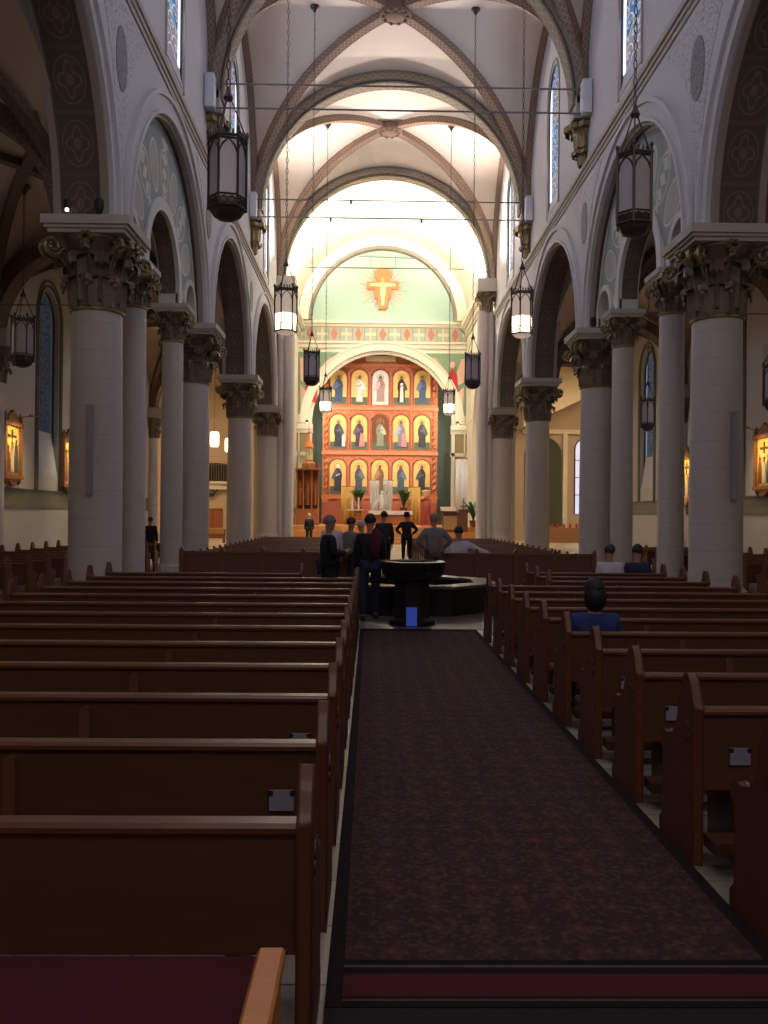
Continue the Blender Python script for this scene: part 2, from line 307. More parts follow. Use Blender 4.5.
# ------------------------------------------------------------------ mesh builder
class M:
    def __init__(s): s.v = []; s.f = []; s.uv = []; s.mi = []
    def add(s, vs, fs, uvs=None, mi=0):
        o = len(s.v); s.v += [tuple(v) for v in vs]
        for i, f in enumerate(fs):
            s.f.append([o + k for k in f]); s.uv.append(uvs[i] if uvs else [(0, 0)] * len(f)); s.mi.append(mi)
        return s
    def box(s, x0, x1, y0, y1, z0, z1, mi=0):
        v = [(x, y, z) for x in (x0, x1) for y in (y0, y1) for z in (z0, z1)]
        return s.add(v, [(0, 1, 3, 2), (4, 6, 7, 5), (0, 4, 5, 1), (2, 3, 7, 6), (0, 2, 6, 4), (1, 5, 7, 3)], None, mi)
    def cbox(s, x, y, z, dx, dy, dz, mi=0): return s.box(x - dx / 2, x + dx / 2, y - dy / 2, y + dy / 2, z - dz / 2, z + dz / 2, mi)
    def lathe(s, prof, n=24, c=(0, 0, 0), a0=0.0, a1=2 * PI, mi=0, rot=0.0):
        full = abs(a1 - a0 - 2 * PI) < 1e-6; m = n if full else n + 1; vs = []; fs = []
        for (r, z) in prof:
            for i in range(m):
                a = rot + a0 + (a1 - a0) * i / n; vs.append((c[0] + r * math.cos(a), c[1] + r * math.sin(a), c[2] + z))
        for j in range(len(prof) - 1):
            for i in range(n):
                i2 = (i + 1) % m; fs.append((j * m + i, j * m + i2, (j + 1) * m + i2, (j + 1) * m + i))
        if full:
            if prof[0][0] > 1e-4: fs.append(tuple(range(m))[::-1])
            if prof[-1][0] > 1e-4: fs.append(tuple((len(prof) - 1) * m + i for i in range(m)))
        return s.add(vs, fs, None, mi)
    def prism(s, pts, axis, t0, t1, mi=0):
        def P(p, t): return (t, p[0], p[1]) if axis == 'x' else ((p[0], t, p[1]) if axis == 'y' else (p[0], p[1], t))
        n = len(pts); vs = [P(p, t0) for p in pts] + [P(p, t1) for p in pts]
        fs = [tuple(range(n)), tuple(range(2 * n - 1, n - 1, -1))] + [(i, (i + 1) % n, n + (i + 1) % n, n + i) for i in range(n)]
        return s.add(vs, fs, None, mi)
    def tube(s, path, r, n=6, mi=0, closed=False):
        vs = []; fs = []; P = [Vector(p) for p in path]; k = len(P); rr = r if isinstance(r, (list, tuple)) else [r] * k
        for i, p in enumerate(P):
            t = (P[(i + 1) % k] - P[i - 1]) if closed else (P[min(i + 1, k - 1)] - P[max(i - 1, 0)])
            t.normalize(); up = Vector((0, 0, 1)) if abs(t.z) < 0.9 else Vector((1, 0, 0))
            a = t.cross(up).normalized(); b = t.cross(a)
            for j in range(n):
                q = 2 * PI * j / n; vs.append(p + a * math.cos(q) * rr[i] + b * math.sin(q) * rr[i])
        for i in range(k if closed else k - 1):
            i2 = (i + 1) % k
            for j in range(n): fs.append((i * n + j, i * n + (j + 1) % n, i2 * n + (j + 1) % n, i2 * n + j))
        if not closed: fs.append(tuple(range(n))[::-1]); fs.append(tuple((k - 1) * n + j for j in range(n)))
        return s.add(vs, fs, None, mi)
    def sweep(s, path, side, w, d0, d1, mi=0, mis=None, closed_ends=True):
        """box section swept along path: width w along side, from d0 to d1 along the outward normal; mis = material of soffit"""
        side = Vector(side).normalized(); P = [Vector(p) for p in path]; k = len(P); vs = []; L = 0.0; Ls = []
        for i, p in enumerate(P):
            if i: L += (p - P[i - 1]).length
            Ls.append(L)
            t = (P[min(i + 1, k - 1)] - P[max(i - 1, 0)]).normalized(); nn = side.cross(t).normalized()
            vs += [p + nn * d0 - side * w / 2, p + nn * d0 + side * w / 2, p + nn * d1 + side * w / 2, p + nn * d1 - side * w / 2]
        for q in range(4):
            fs = []; uvs = []
            for i in range(k - 1):
                a, b = i * 4 + q, i * 4 + (q + 1) % 4; c, d = (i + 1) * 4 + (q + 1) % 4, (i + 1) * 4 + q
                fs.append((a, b, c, d)); uvs.append([(Ls[i], 0), (Ls[i], 1), (Ls[i + 1], 1), (Ls[i + 1], 0)])
            base = len(s.v)
            m_ = mi if (mis is None or q != mis[0]) else mis[1]
            if q == 0:
                o = len(s.v); s.v += [tuple(v) for v in vs]; s._o = o
            for f, u in zip(fs, uvs): s.f.append([s._o + x for x in f]); s.uv.append(u); s.mi.append(m_)
        if closed_ends:
            s.f.append([s._o + x for x in (0, 1, 2, 3)]); s.uv.append([(0, 0)] * 4); s.mi.append(mi)
            s.f.append([s._o + (k - 1) * 4 + x for x in (3, 2, 1, 0)]); s.uv.append([(0, 0)] * 4); s.mi.append(mi)
        return s
    def ell(s, c, rx, ry, rz, n=12, m=8, mi=0):
        vs = []; fs = []
        for j in range(1, m):
            b = PI * j / m
            for i in range(n):
                a = 2 * PI * i / n; vs.append((c[0] + rx * math.sin(b) * math.cos(a), c[1] + ry * math.sin(b) * math.sin(a), c[2] + rz * math.cos(b)))
        t = len(vs); vs += [(c[0], c[1], c[2] + rz), (c[0], c[1], c[2] - rz)]
        for j in range(m - 2):
            for i in range(n): fs.append((j * n + i, (j + 1) * n + i, (j + 1) * n + (i + 1) % n, j * n + (i + 1) % n))
        for i in range(n): fs.append((t, i, (i + 1) % n)); fs.append((t + 1, (m - 2) * n + (i + 1) % n, (m - 2) * n + i))
        return s.add(vs, fs, None, mi)
    def mesh(s, name, mats, smooth=True):
        me = bpy.data.meshes.new(name); me.from_pydata(s.v, [], s.f)
        ul = me.uv_layers.new(name='UVMap'); flat = [c for u in s.uv for p in u for c in p]; ul.data.foreach_set('uv', flat)
        for m_ in (mats if isinstance(mats, (list, tuple)) else [mats]): me.materials.append(m_)
        me.polygons.foreach_set('material_index', s.mi)
        me.update()
        if smooth:
            me.polygons.foreach_set('use_smooth', [True] * len(me.polygons)); me.set_sharp_from_angle(angle=math.radians(38))
        return me
    def obj(s, name, mats, parent=None, smooth=True):
        o = bpy.data.objects.new(name, s.mesh(name, mats, smooth)); C.objects.link(o)
        if parent: o.parent = parent
        return o
def struct(name, m, mats, parent=None):
    o = m.obj(name, mats, parent)
    if not parent: o['kind'] = 'structure'
    return o
def thing(name, label, cat, loc=(0, 0, 0), rz=0.0, group=None):
    o = bpy.data.objects.new(name, None); C.objects.link(o); o.empty_display_size = 0.1
    o.location = loc; o.rotation_euler = (0, 0, rz); o['label'] = label; o['category'] = cat
    if group: o['group'] = group
    return o
def tag(o, label, cat, group=None):
    o['label'] = label; o['category'] = cat
    if group: o['group'] = group
    return o
KIDS = {}
def dup(root, loc, rz=None, label=None, group=None):
    r = root.copy(); C.objects.link(r); r.location = loc
    if rz is not None: r.rotation_euler = (0, 0, rz)
    if label: r['label'] = label
    if group: r['group'] = group
    for ch in root.children:
        c = ch.copy(); C.objects.link(c); c.parent = r
        for g in ch.children:
            d = g.copy(); C.objects.link(d); d.parent = c
    return r
ORD = ['first', 'second', 'third', 'fourth', 'fifth', 'sixth', 'seventh', 'eighth', 'ninth', 'tenth', 'eleventh', 'twelfth', 'thirteenth',
       'fourteenth', 'fifteenth', 'sixteenth', 'seventeenth', 'eighteenth', 'nineteenth', 'twentieth']

# ------------------------------------------------------------------ floor
struct('floor', M().box(-20, 21, -8.4, 68, -0.3, 0.0), MT['floor'])

# ------------------------------------------------------------------ nave arcade walls
ZS = 7.17; WT = 1.0; FACE = 5.6          # springing, wall thickness, inner face from the centre line
OPEN = [(3.0, 3.95), (12.2, 3.95), (21.3, 3.90), (30.4, 3.95), (39.7, 4.0)]
def wall_strips(s, x_in, x_out, y0, y1, zbot_open, ztop, opens, wins, name, mats, base=None, zs=ZS):
    """wall between y0 and y1 with arched openings below and lancets above; s=-1 left, +1 right"""
    ys = {y0, y1}
    for (yc, r) in opens:
        for i in range(33): ys.add(round(yc - r * math.cos(PI * i / 32), 5))
    for wn in wins:
        yc, hw = wn[0], wn[1]
        for i in range(13): ys.add(round(yc - hw * math.cos(PI * i / 12), 5))
    ys = sorted(y for y in ys if y0 - 1e-6 <= y <= y1 + 1e-6)
    def bot(y, mid):
        for (yc, r) in opens:
            if abs(mid - yc) < r: return zs + math.sqrt(max(0, r * r - (y - yc) ** 2))
        return zbot_open
    def win(y, mid):
        for (yc, hw, z0, z1, k) in wins:
            if abs(mid - yc) < hw: return z0, z1 + k * math.sqrt(max(0, hw * hw - (y - yc) ** 2))
        return None
    m = M()
    for a, b in zip(ys[:-1], ys[1:]):
        if b - a < 1e-5: continue
        mid = (a + b) / 2; ba, bb = bot(a, mid), bot(b, mid); wa, wb = win(a, mid), win(b, mid)
        for x in (x_in, x_out):
            if wa:
                m.add([(x, a, ba), (x, b, bb), (x, b, wb[0]), (x, a, wa[0])], [(0, 1, 2, 3)])
                m.add([(x, a, wa[1]), (x, b, wb[1]), (x, b, ztop), (x, a, ztop)], [(0, 1, 2, 3)])
            else: m.add([(x, a, ba), (x, b, bb), (x, b, ztop), (x, a, ztop)], [(0, 1, 2, 3)])
        m.add([(x_in, a, ba), (x_out, a, ba), (x_out, b, bb), (x_in, b, bb)], [(0, 1, 2, 3)])
        m.add([(x_in, a, ztop), (x_out, a, ztop), (x_out, b, ztop), (x_in, b, ztop)], [(0, 1, 2, 3)])
        if wa:
            m.add([(x_in, a, wa[0]), (x_out, a, wa[0]), (x_out, b, wb[0]), (x_in, b, wb[0])], [(0, 1, 2, 3)])
            m.add([(x_in, a, wa[1]), (x_out, a, wa[1]), (x_out, b, wb[1]), (x_in, b, wb[1])], [(0, 1, 2, 3)])
    for (yc, hw, z0, z1, k) in wins:
        for y in (yc - hw, yc + hw): m.add([(x_in, y, z0), (x_out, y, z0), (x_out, y, z1), (x_in, y, z1)], [(0, 1, 2, 3)])
    for y in (y0, y1):
        m.add([(x_in, y, zbot_open), (x_out, y, zbot_open), (x_out, y, ztop), (x_in, y, ztop)], [(0, 1, 2, 3)])
    return struct(name, m, mats)

def arc_yz(x, yc, zc, r, a0=0.0, a1=PI, n=32, ry=None):
    ry = ry or r
    return [(x, yc - ry * math.cos(a0 + (a1 - a0) * i / n), zc + r * math.sin(a0 + (a1 - a0) * i / n)) for i in range(n + 1)]
def arc_xz(y, xc, zc, r, a0=0.0, a1=PI, n=32):
    return [(xc - r * math.cos(a0 + (a1 - a0) * i / n), y, zc + r * math.sin(a0 + (a1 - a0) * i / n)) for i in range(n + 1)]

def lancet(name, s, x, yc, hw, z0, z1, k, mat, frame, sill_x=None, sill_dz=0.9):
    """glazed lancet with its frame and sloped sill"""
    n = 16; pts = [(yc - hw, z0), (yc + hw, z0)] + [(yc + hw * math.cos(PI * i / n), z1 + k * hw * math.sin(PI * i / n)) for i in range(n + 1)]
    m = M(); cen = (x, yc, (z0 + z1) / 2); uv = lambda p: ((p[0] - yc + hw) / (2 * hw), p[1] - z0)
    m.add([(x, p[0], p[1]) for p in pts], [tuple(range(len(pts)))], [[uv(p) for p in pts]])
    root = struct(name, m, mat)
    f = M(); xf = x - s * 0.04
    path = [(xf, yc - hw + .03, z0)] + [(xf, yc - (hw - .03) * math.cos(PI * i / n), z1 + k * (hw - .03) * math.sin(PI * i / n)) for i in range(n + 1)] + [(xf, yc + hw - .03, z0)]
    f.tube(path, 0.035, 6); f.obj('window_frame', frame, root)
    if sill_x is not None:
        g = M(); g.prism([(sill_x, z0 - 0.01), (x, z0 - 0.01), (x, z0 + sill_dz)], 'y', yc - hw, yc + hw); g.obj('window_sill', MT['wall'], root)
    return root
WC = (0.86, 12.5, 16.35, 1.4)
nwin = 0; ntrim = 0
def trim(m, mats):
    global ntrim
    ntrim += 1; return struct('trim_%d' % ntrim, m, mats)
for s, side in ((-1, 'left'), (1, 'right')):
    xi, xo = XC + s * FACE, XC + s * (FACE + WT)
    wall_strips(s, xi, xo, -8.0, 44.9, ZS, 20.4, OPEN, [((a + b) / 2,) + WC for a, b in BAYS], 'wall_nave_' + side, MT['wall'])
    for (a, b) in BAYS:
        nwin += 1
        lancet('window_%d' % nwin, s, XC + s * (FACE + 0.07), (a + b) / 2, WC[0] - 0.005, WC[1], WC[2], WC[3], MT['glass'], MT['iron'], XC + s * (FACE - .02), 0.5)
        m = M(); e = XC + s * (FACE - 0.02); hw = WC[0] + 0.09; yc = (a + b) / 2
        m.sweep([(e, yc - hw, WC[1] - .1)] + [(e, yc - hw * math.cos(PI * i / 16), WC[2] + WC[3] * hw * math.sin(PI * i / 16)) for i in range(17)] + [(e, yc + hw, WC[1] - .1)], (1, 0, 0), 0.05, -0.03, 0.05)
        trim(m, MT['trim'])
    # painted arch bands on soffits, mouldings on the wall face
    for j, (yc, r) in enumerate(OPEN):
        e_ = M(); m = M(); xm = XC + s * (FACE + WT / 2)
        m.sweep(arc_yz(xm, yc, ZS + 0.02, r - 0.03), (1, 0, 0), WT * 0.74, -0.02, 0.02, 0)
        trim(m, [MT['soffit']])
        m = M()
        for xx in (XC + s * (FACE + 0.065), XC + s * (FACE + WT - 0.065)):
            e_.sweep(arc_yz(xx, yc, ZS + 0.02, r - 0.03), (1, 0, 0), 0.13, -0.05, 0.03)
        trim(e_, MT['edge'])
        m.sweep(arc_yz(xi - s * 0.05, yc, ZS + 0.02, r + 0.0), (1, 0, 0), 0.1, 0.0, 0.07)
        m.sweep(arc_yz(xi - s * 0.02, yc, ZS + 0.02, r + 0.0), (1, 0, 0), 0.05, 0.07, 0.40)
        m.sweep(arc_yz(xi - s * 0.06, yc, ZS + 0.02, r + 0.0), (1, 0, 0), 0.12, 0.40, 0.50)
        trim(m, MT['wall'] if j > 1 else MT['wall'])
    # string course below the clerestory
    m = M(); z = 11.86
    for (d, z0, z1) in ((0.04, -0.12, 0.0), (0.08, 0.0, 0.10), (0.13, 0.10, 0.24), (0.06, 0.24, 0.32)):
        m.box(min(xi - s * 0.0, xi - s * d), max(xi, xi - s * d), -8, 44.3, z + z0, z + z1)
    trim(m, MT['trim'])
    # stencilled spandrels with oval medallions
    for yp in (7.6, 16.8, 25.8, 35.0):
        pts = [(yp + q * dy, zz) for q, L in ((-1, ((0.12, 8.4), (0.22, 9.2), (0.55, 10.2), (1.1, 11.0), (1.9, 11.6))), (1, ((1.9, 11.6), (1.1, 11.0), (0.55, 10.2), (0.22, 9.2), (0.12, 8.4)))) for dy, zz in L]
        m = M(); m.prism(pts, 'x', xi - s * 0.012, xi + s * 0.0); trim(m, MT['stencil'])
        m = M(); m.prism([(yp + 0.36 * math.cos(a * PI / 12), 10.45 + 0.62 * math.sin(a * PI / 12)) for a in range(24)], 'x', xi - s * 0.03, xi); trim(m, MT['medal'])
    # palladian infill of the third bay: a plate with a tall central arch and two little ones
    yc, R = 21.3, 3.87; xa, xb = XC + s * (FACE + 0.22), XC + s * (FACE + 0.72)
    subs = [(yc, 1.55, ZS + 0.30), (yc - 3.02, 0.62, ZS + 0.25), (yc + 3.02, 0.62, ZS + 0.25)]
    ys = {yc - R + 1e-4, yc + R - 1e-4}
    for i in range(33): ys.add(round(yc - (R - 1e-4) * math.cos(PI * i / 32), 5))
    for (a, r, z) in subs:
        for i in range(17): ys.add(round(a - r * math.cos(PI * i / 16), 5))
    ys = sorted(ys); m = M()
    def zb(y, mid):
        for (a, r, z) in subs:
            if abs(mid - a) < r: return z + math.sqrt(max(0, r * r - (y - a) ** 2))
        return ZS
    zt = lambda y: ZS + math.sqrt(max(0, R * R - (y - yc) ** 2)) + 0.02
    def uvp(y, z):
        dy, dz = y - yc, z - ZS; rr = math.hypot(dy, dz); return (math.atan2(dz, dy) / PI, min(1, max(0, (rr - 1.95) / (3.7 - 1.95))))
    for a, b in zip(ys[:-1], ys[1:]):
        if b - a < 1e-4: continue
        mid = (a + b) / 2; A0, B0, A1, B1 = zb(a, mid), zb(b, mid), zt(a), zt(b)
        A1 = max(A1, A0); B1 = max(B1, B0)
        K = 5
        for x in (xa, xb):
            for k in range(K):
                q = [(a, A0 + (A1 - A0) * k / K), (b, B0 + (B1 - B0) * k / K), (b, B0 + (B1 - B0) * (k + 1) / K), (a, A0 + (A1 - A0) * (k + 1) / K)]
                m.add([(x, *p) for p in q], [(0, 1, 2, 3)], [[uvp(*p) for p in q]])
        m.add([(xa, a, A0), (xb, a, A0), (xb, b, B0), (xa, b, B0)], [(0, 1, 2, 3)], None, 1)
    for (a, r, z) in subs:
        for y in (a - r, a + r): m.add([(xa, y, ZS), (xb, y, ZS), (xb, y, z), (xa, y, z)], [(0, 1, 2, 3)], None, 1)
    struct('wall_tympanum_' + side, m, [MT['tymp'], MT['wall']])
    m = M()
    for (a, r, z) in subs:
        m.sweep([(xa, a - r, ZS)] + arc_yz(xa, a, z, r, n=20) + [(xa, a + r, ZS)], (1, 0, 0), 0.10, 0.0, 0.30 if r > 1 else 0.16)
    trim(m, MT['wall'])
    m = M(); m.sweep(arc_yz(XC + s * (FACE + 0.47), yc, ZS + 0.3, 1.52, n=20), (1, 0, 0), 0.40, -0.02, 0.02); trim(m, MT['soffit'])

# ------------------------------------------------------------------ capitals and columns
def leaf_pts(r0, r1, z0, h, ang, wdt, curl):
    """one acanthus leaf: rises along the bell, then curls outward with a drooping tip"""
    vs = []; fs = []; n = 9; c = (r1 - r0) * 0.5
    for i in range(n + 1):
        t = i / n
        if t < 0.6: q = t / 0.6; r = r0 + 0.15 * (r1 - r0) * q; z = z0 + (h - c) * q
        else: q = (t - 0.6) / 0.4; a_ = PI * 1.15 * q; r = r0 + 0.15 * (r1 - r0) + c * 0.85 * (1 - math.cos(a_)); z = z0 + (h - c) + c * math.sin(a_)
        lobe = 0.82 + 0.18 * (i % 2); ww = wdt * lobe * (0.8 + 0.3 * math.sin(PI * t)) * (1.0 if t < 0.8 else 0.62)
        for q in (-1, -0.5, 0, 0.5, 1):
            rr = r + (0.05 * wdt / .16 if q == 0 else 0) - abs(q) * 0.01; a = ang + q * ww / max(.05, r0)
            vs.append((rr * math.cos(a), rr * math.sin(a), z - 0.03 * abs(q)))
    for i in range(n):
        for q in range(4): fs.append((i * 5 + q, i * 5 + q + 1, (i + 1) * 5 + q + 1, (i + 1) * 5 + q))
    return vs, fs
def capital_mesh(r, h, aw, n=24):
    m = M(); R1 = aw * 0.44
    m.lathe([(r * 0.98, 0), (r * 1.0, h * 0.5), (r * 1.10, h * 0.78), (R1, h * 0.96), (R1, h)], n)
    for row, (z0, hh, off, rr) in enumerate(((0.02, h * 0.44, 0, r * 1.42), (0.1 * h, h * 0.66, PI / 8, r * 1.62), (h * .45, h * .50, 0, r * 1.66))):
        for i in range(8):
            v, f = leaf_pts(r * (1.04 if row != 1 else 1.01), rr, z0, hh, off + i * PI / 4, r * (0.36 if row < 2 else .22), 0); m.add(v, f)
    return m
def volute_mesh(r, h, aw, gilt=True):
    m = M(); d = aw * 0.52
    for i in range(4):
        a = PI / 4 + i * PI / 2; cx, cy = math.cos(a), math.sin(a); px_, py_ = -cy, cx; w2 = 0.055 * h + .02
        for w_ in (-1, 1):
            P = []; rc = d * 1.12; zc = h * 0.80
            for k in range(26):
                t = k / 25 * 3.4 * PI; q = 0.145 * h * (1 - 0.8 * k / 25)
                P.append((cx * (rc + q * math.cos(PI - t)) + px_ * w_ * w2, cy * (rc + q * math.cos(PI - t)) + py_ * w_ * w2, zc + q * math.sin(PI - t) * -1))
            m.tube(P, 0.028 * h + 0.006, 6)
        m.ell((cx * d * 1.12, cy * d * 1.12, h * .80), .06 * h, .06 * h, .06 * h, 8, 6)
        m.tube([(cx * r * 1.25, cy * r * 1.25, h * 0.55), (cx * d * .92, cy * d * .92, h * 0.72), (cx * (d * 1.12 - .14 * h), cy * (d * 1.12 - .14 * h), h * 0.80)], [0.02, 0.03, 0.035], 6)
    for i in range(4):
        a = i * PI / 2; q = aw * .47
        for k in range(6): b = k * PI / 3; m.ell((math.cos(a) * q - math.sin(a) * .07 * h * math.cos(b), math.sin(a) * q + math.cos(a) * .07 * h * math.cos(b), h * .92 + .07 * h * math.sin(b)), .04 * h, .04 * h, .04 * h, 6, 4)
    for i in range(16):
        a = i * PI / 8; z = (h * 0.30, h * 0.60)[i % 2]; q = r * (1.40 if i % 2 == 0 else 1.58)
        m.ell((math.cos(a) * q, math.sin(a) * q, z), 0.035, 0.035, 0.04 * h + .01, 6, 5)
    m.lathe([(r * 1.0, -0.05), (r * 1.07, -0.04), (r * 1.08, 0.0), (r * 1.0, 0.02)], 24)
    return m
def abacus_mesh(aw, z0, z1):
    m = M(); h = z1 - z0
    for (k, a, b) in ((0.44, 0.0, 0.25), (0.47, 0.25, 0.45), (0.50, 0.45, 1.0)):
        m.box(-aw * k, aw * k, -aw * k, aw * k, z0 + a * h, z0 + b * h)
    return m
def column(x, y, r, ztop_shaft, caph, aw, label, group, half=False):
    t = thing('stone_column', label, 'column', (x, y, 0), 0, group)
    m = M(); m.lathe([(r * 1.0, 0.36), (r * 0.99, 2.5), (r * 0.93, ztop_shaft)], 32); m.obj('shaft', MT['col'], t)
    m = M(); m.lathe([(r * 1.22, 0.14), (r * 1.24, 0.20), (r * 1.16, 0.25), (r * 1.17, 0.30), (r * 1.06, 0.34), (r * 1.01, 0.38)], 32)
    m.box(-r * 1.28, r * 1.28, -r * 1.28, r * 1.28, 0, 0.14); m.obj('base', MT['col'], t)
    c = capital_mesh(r * 0.95, caph, aw).obj('capital', MT['cap'], t); c.location = (0, 0, ztop_shaft)
    v = volute_mesh(r * 0.95, caph, aw).obj('volutes', MT['gold'], t); v.location = (0, 0, ztop_shaft)
    abacus_mesh(aw, ztop_shaft + caph, ZS).obj('abacus', MT['trim'], t)
    return t
BIG = (0.5, 5.55, 1.32, 1.62); THIN = (0.29, 6.25, 0.72, 0.95)
names = {7.6: 'nearest', 16.8: 'in front', 25.8: 'middle', 35.0: 'far'}
for s, side in ((-1, 'left'), (1, 'right')):
    x = XC + s * 6.0
    for y, lb in ((-1.6, 'rearmost'), (7.6, 'first')): pass
    proto = column(x, 16.8, *BIG, 'thick grey stone column with gilded capital, nearest of the %s arcade, slim speaker on it' % side, 'thick nave columns')
    dup(proto, (x, 7.6, 0), None, 'thick stone column beside the camera at the %s edge of the nave, out of frame' % side)
    dup(proto, (x, 25.8, 0), None, 'thick column on the %s just past the four-column painted arch' % side)
    dup(proto, (x, 35.0, 0), None, 'thick column on the %s standing between the two plain round arches' % side)
    p2 = column(x, 19.35, *THIN, 'slender column right behind the nearest thick %s column' % side, 'slender columns under the painted arches')
    dup(p2, (x, 23.15, 0), None, 'slender column under the far end of the painted arch on the %s' % side)
# piers of the crossing: respond + tall shafts with gilt capitals
def pier(s, side):
    x = XC + s * 6.0
    t = thing('crossing_pier', 'tall pale pier with two shafts at the %s of the bright crossing' % side, 'pier', (x, 44.6, 0))
    m = M(); m.box(-0.5, 0.5, -0.10, 0.9, 0, ZS); m.box(min(-s * .5, -s * 1.0), max(-s * .5, -s * 1.0), 0.1, 0.9, 0, 12.3); m.obj('core', MT['col'], t)
    m = M(); m.lathe([(0.52, 0.75), (0.5, 2.5), (0.47, 5.7)], 28); m.box(-.66, .66, -.66, .66, 0, .4); m.lathe([(.62, .4), (.62, .5), (.54, .75)], 28); m.obj('arcade_shaft', MT['col'], t)
    c = capital_mesh(0.5, 1.15, 1.4).obj('capital', MT['cap'], t); c.location = (0, 0, 5.7)
    c = volute_mesh(0.5, 1.15, 1.4).obj('volutes', MT['gold'], t); c.location = (0, 0, 5.7)
    abacus_mesh(1.45, 6.85, ZS).obj('abacus', MT['trim'], t)
    for dx, r in ((-0.62, 0.20), (-1.02, 0.30)):
        k = M(); k.lathe([(r * 1.4, 0), (r * 1.4, .3), (r, .5), (r, 12.2)], 20, (s * dx, 0.05, 0)); k.obj('tall_shaft', MT['col'], t)
    c = capital_mesh(0.3, 0.95, 1.0).obj('upper_capital', MT['cap'], t); c.location = (-s * 0.86, 0.05, 12.2)
    c = volute_mesh(0.3, 0.95, 1.0).obj('upper_volutes', MT['gold'], t); c.location = (-s * 0.86, 0.05, 12.2)
    m = M(); m.box(min(-s * .3, -s * 1.35), max(-s * .3, -s * 1.35), -.5, .6, 13.15, 13.8); m.obj('impost', MT['trim'], t)
for s, side in ((-1, 'left'), (1, 'right')): pier(s, side)

# corbels below the nave transverse arches
def corbel_objs(s, y, label):
    t = thing('gilded_corbel', label, 'corbel', (XC + s * FACE, y, 12.15), 0, 'gilded corbels carrying the vault')
    m = M(); a0, a1 = (PI / 2, 3 * PI / 2) if s > 0 else (-PI / 2, PI / 2)
    m.lathe([(0.03, 0.0), (0.18, 0.1), (0.24, 0.35), (0.18, 0.5), (0.30, 0.7), (0.40, 1.0), (0.46, 1.22)], 16, (0, 0, 0), a0, a1)
    for i in range(5):
        ang = a0 + (a1 - a0) * (i + 0.5) / 5
        v, f = leaf_pts(0.30, 0.62, 0.50, 0.72, ang, 0.17, 0.1); m.add(v, f)
        v, f = leaf_pts(0.20, 0.40, 0.0, 0.45, ang, 0.12, 0.05); m.add(v, f)
    m.obj('corbel_bell', MT['gold'], t)
    m = M(); m.box(min(0, -s * 0.46), max(0, -s * 0.46), -0.50, 0.50, 1.22, 1.36); m.box(min(0, -s * 0.38), max(0, -s * 0.38), -0.40, 0.40, 1.36, 1.92); m.obj('impost_block', MT['trim'], t)
    return t
for s, side in ((-1, 'left'), (1, 'right')):
    corbel_objs(s, 16.8, 'gilded leaf corbel high above the nearest %s thick column' % side)
    corbel_objs(s, 25.8, 'gilded leaf corbel high on the %s wall, the nearer of the two in view' % side)
    corbel_objs(s, 35.0, 'gilded leaf corbel high on the %s wall, the farther of the two in view' % side)
    for y, lb in ((25.8, 'nearer'), (35.0, 'farther')):
        m = M(); m.box(-0.13, 0.13, -0.2, 0.2, -0.48, 0.48); m.box(-0.135, 0.135, -0.17, 0.17, -0.44, 0.44)
        o = m.obj('wall_speaker', MT['white']); o.location = (XC + s * (FACE - .16), y - 0.70, 13.85)
        tag(o, 'white box speaker on the %s clerestory wall by the %s corbel' % (side, lb), 'speaker', 'white box speakers by the corbels')

# ------------------------------------------------------------------ nave vaults
VA, VZ, VH = 5.6, 13.85, 5.65
def vault_web(name, y0, y1, xc, a, zs, H, mat, n=20, H2=None):
    yc, b = (y0 + y1) / 2, (y1 - y0) / 2; m = M(); vs = []; fs = []
    def pos(i): return math.sin((i / n * 2 - 1) * PI / 2)
    for j in range(2 * n + 1):
        for i in range(2 * n + 1):
            u = math.sin((i / (2 * n) * 2 - 1) * PI / 2); v = math.sin((j / (2 * n) * 2 - 1) * PI / 2)
            q = min(abs(u), abs(v)); vs.append((xc + a * u, yc + b * v, zs + H * math.sqrt(max(0, 1 - q * q)) ))
    k = 2 * n + 1
    for j in range(2 * n):
        for i in range(2 * n): fs.append((j * k + i, j * k + i + 1, (j + 1) * k + i + 1, (j + 1) * k + i))
    m.add(vs, fs); return struct(name, m, mat)
def diag(y0, y1, xc, a, zs, H, sgn, n=40):
    yc, b = (y0 + y1) / 2, (y1 - y0) / 2
    return [(xc + a * math.sin(t), yc + sgn * b * math.sin(t), zs + H * math.cos(t)) for t in [(-PI / 2) + PI * i / n for i in range(n + 1)]]
for bi, (y0, y1) in enumerate(BAYS):
    vault_web('ceiling_nave_bay_%d' % (bi + 1), y0, y1, XC, VA, VZ, VH, MT['vault'])
    m = M(); yc, b = (y0 + y1) / 2, (y1 - y0) / 2
    for sg in (-1, 1):
        sd = Vector((b * sg, -VA, 0)).normalized() if True else None
        m.sweep(diag(y0, y1, XC, VA - 0.1, VZ, VH - 0.1, sg), sd, 0.36, -0.12, 0.16)
    trim(m, MT['rib'])
    for s in (-1, 1):
        m = M(); m.sweep(arc_yz(XC + s * (VA - 0.12), yc, VZ, VH - 0.12, ry=b - 0.15), (1, 0, 0), 0.24, -0.02, 0.16); trim(m, MT['rib'])
    m = M(); zc = VZ + VH - 0.38
    m.lathe([(0.0, 0.0), (0.28, 0.0), (0.34, 0.03), (0.36, 0.06), (0.5, 0.05), (0.56, 0.10), (0.56, 0.42)], 28, (XC, yc, zc))
    for i in range(10): a = i * PI / 5; m.ell((XC + .43 * math.cos(a), yc + .43 * math.sin(a), zc + .03), .07, .07, .05, 8, 5)
    trim(m, MT['rib'])
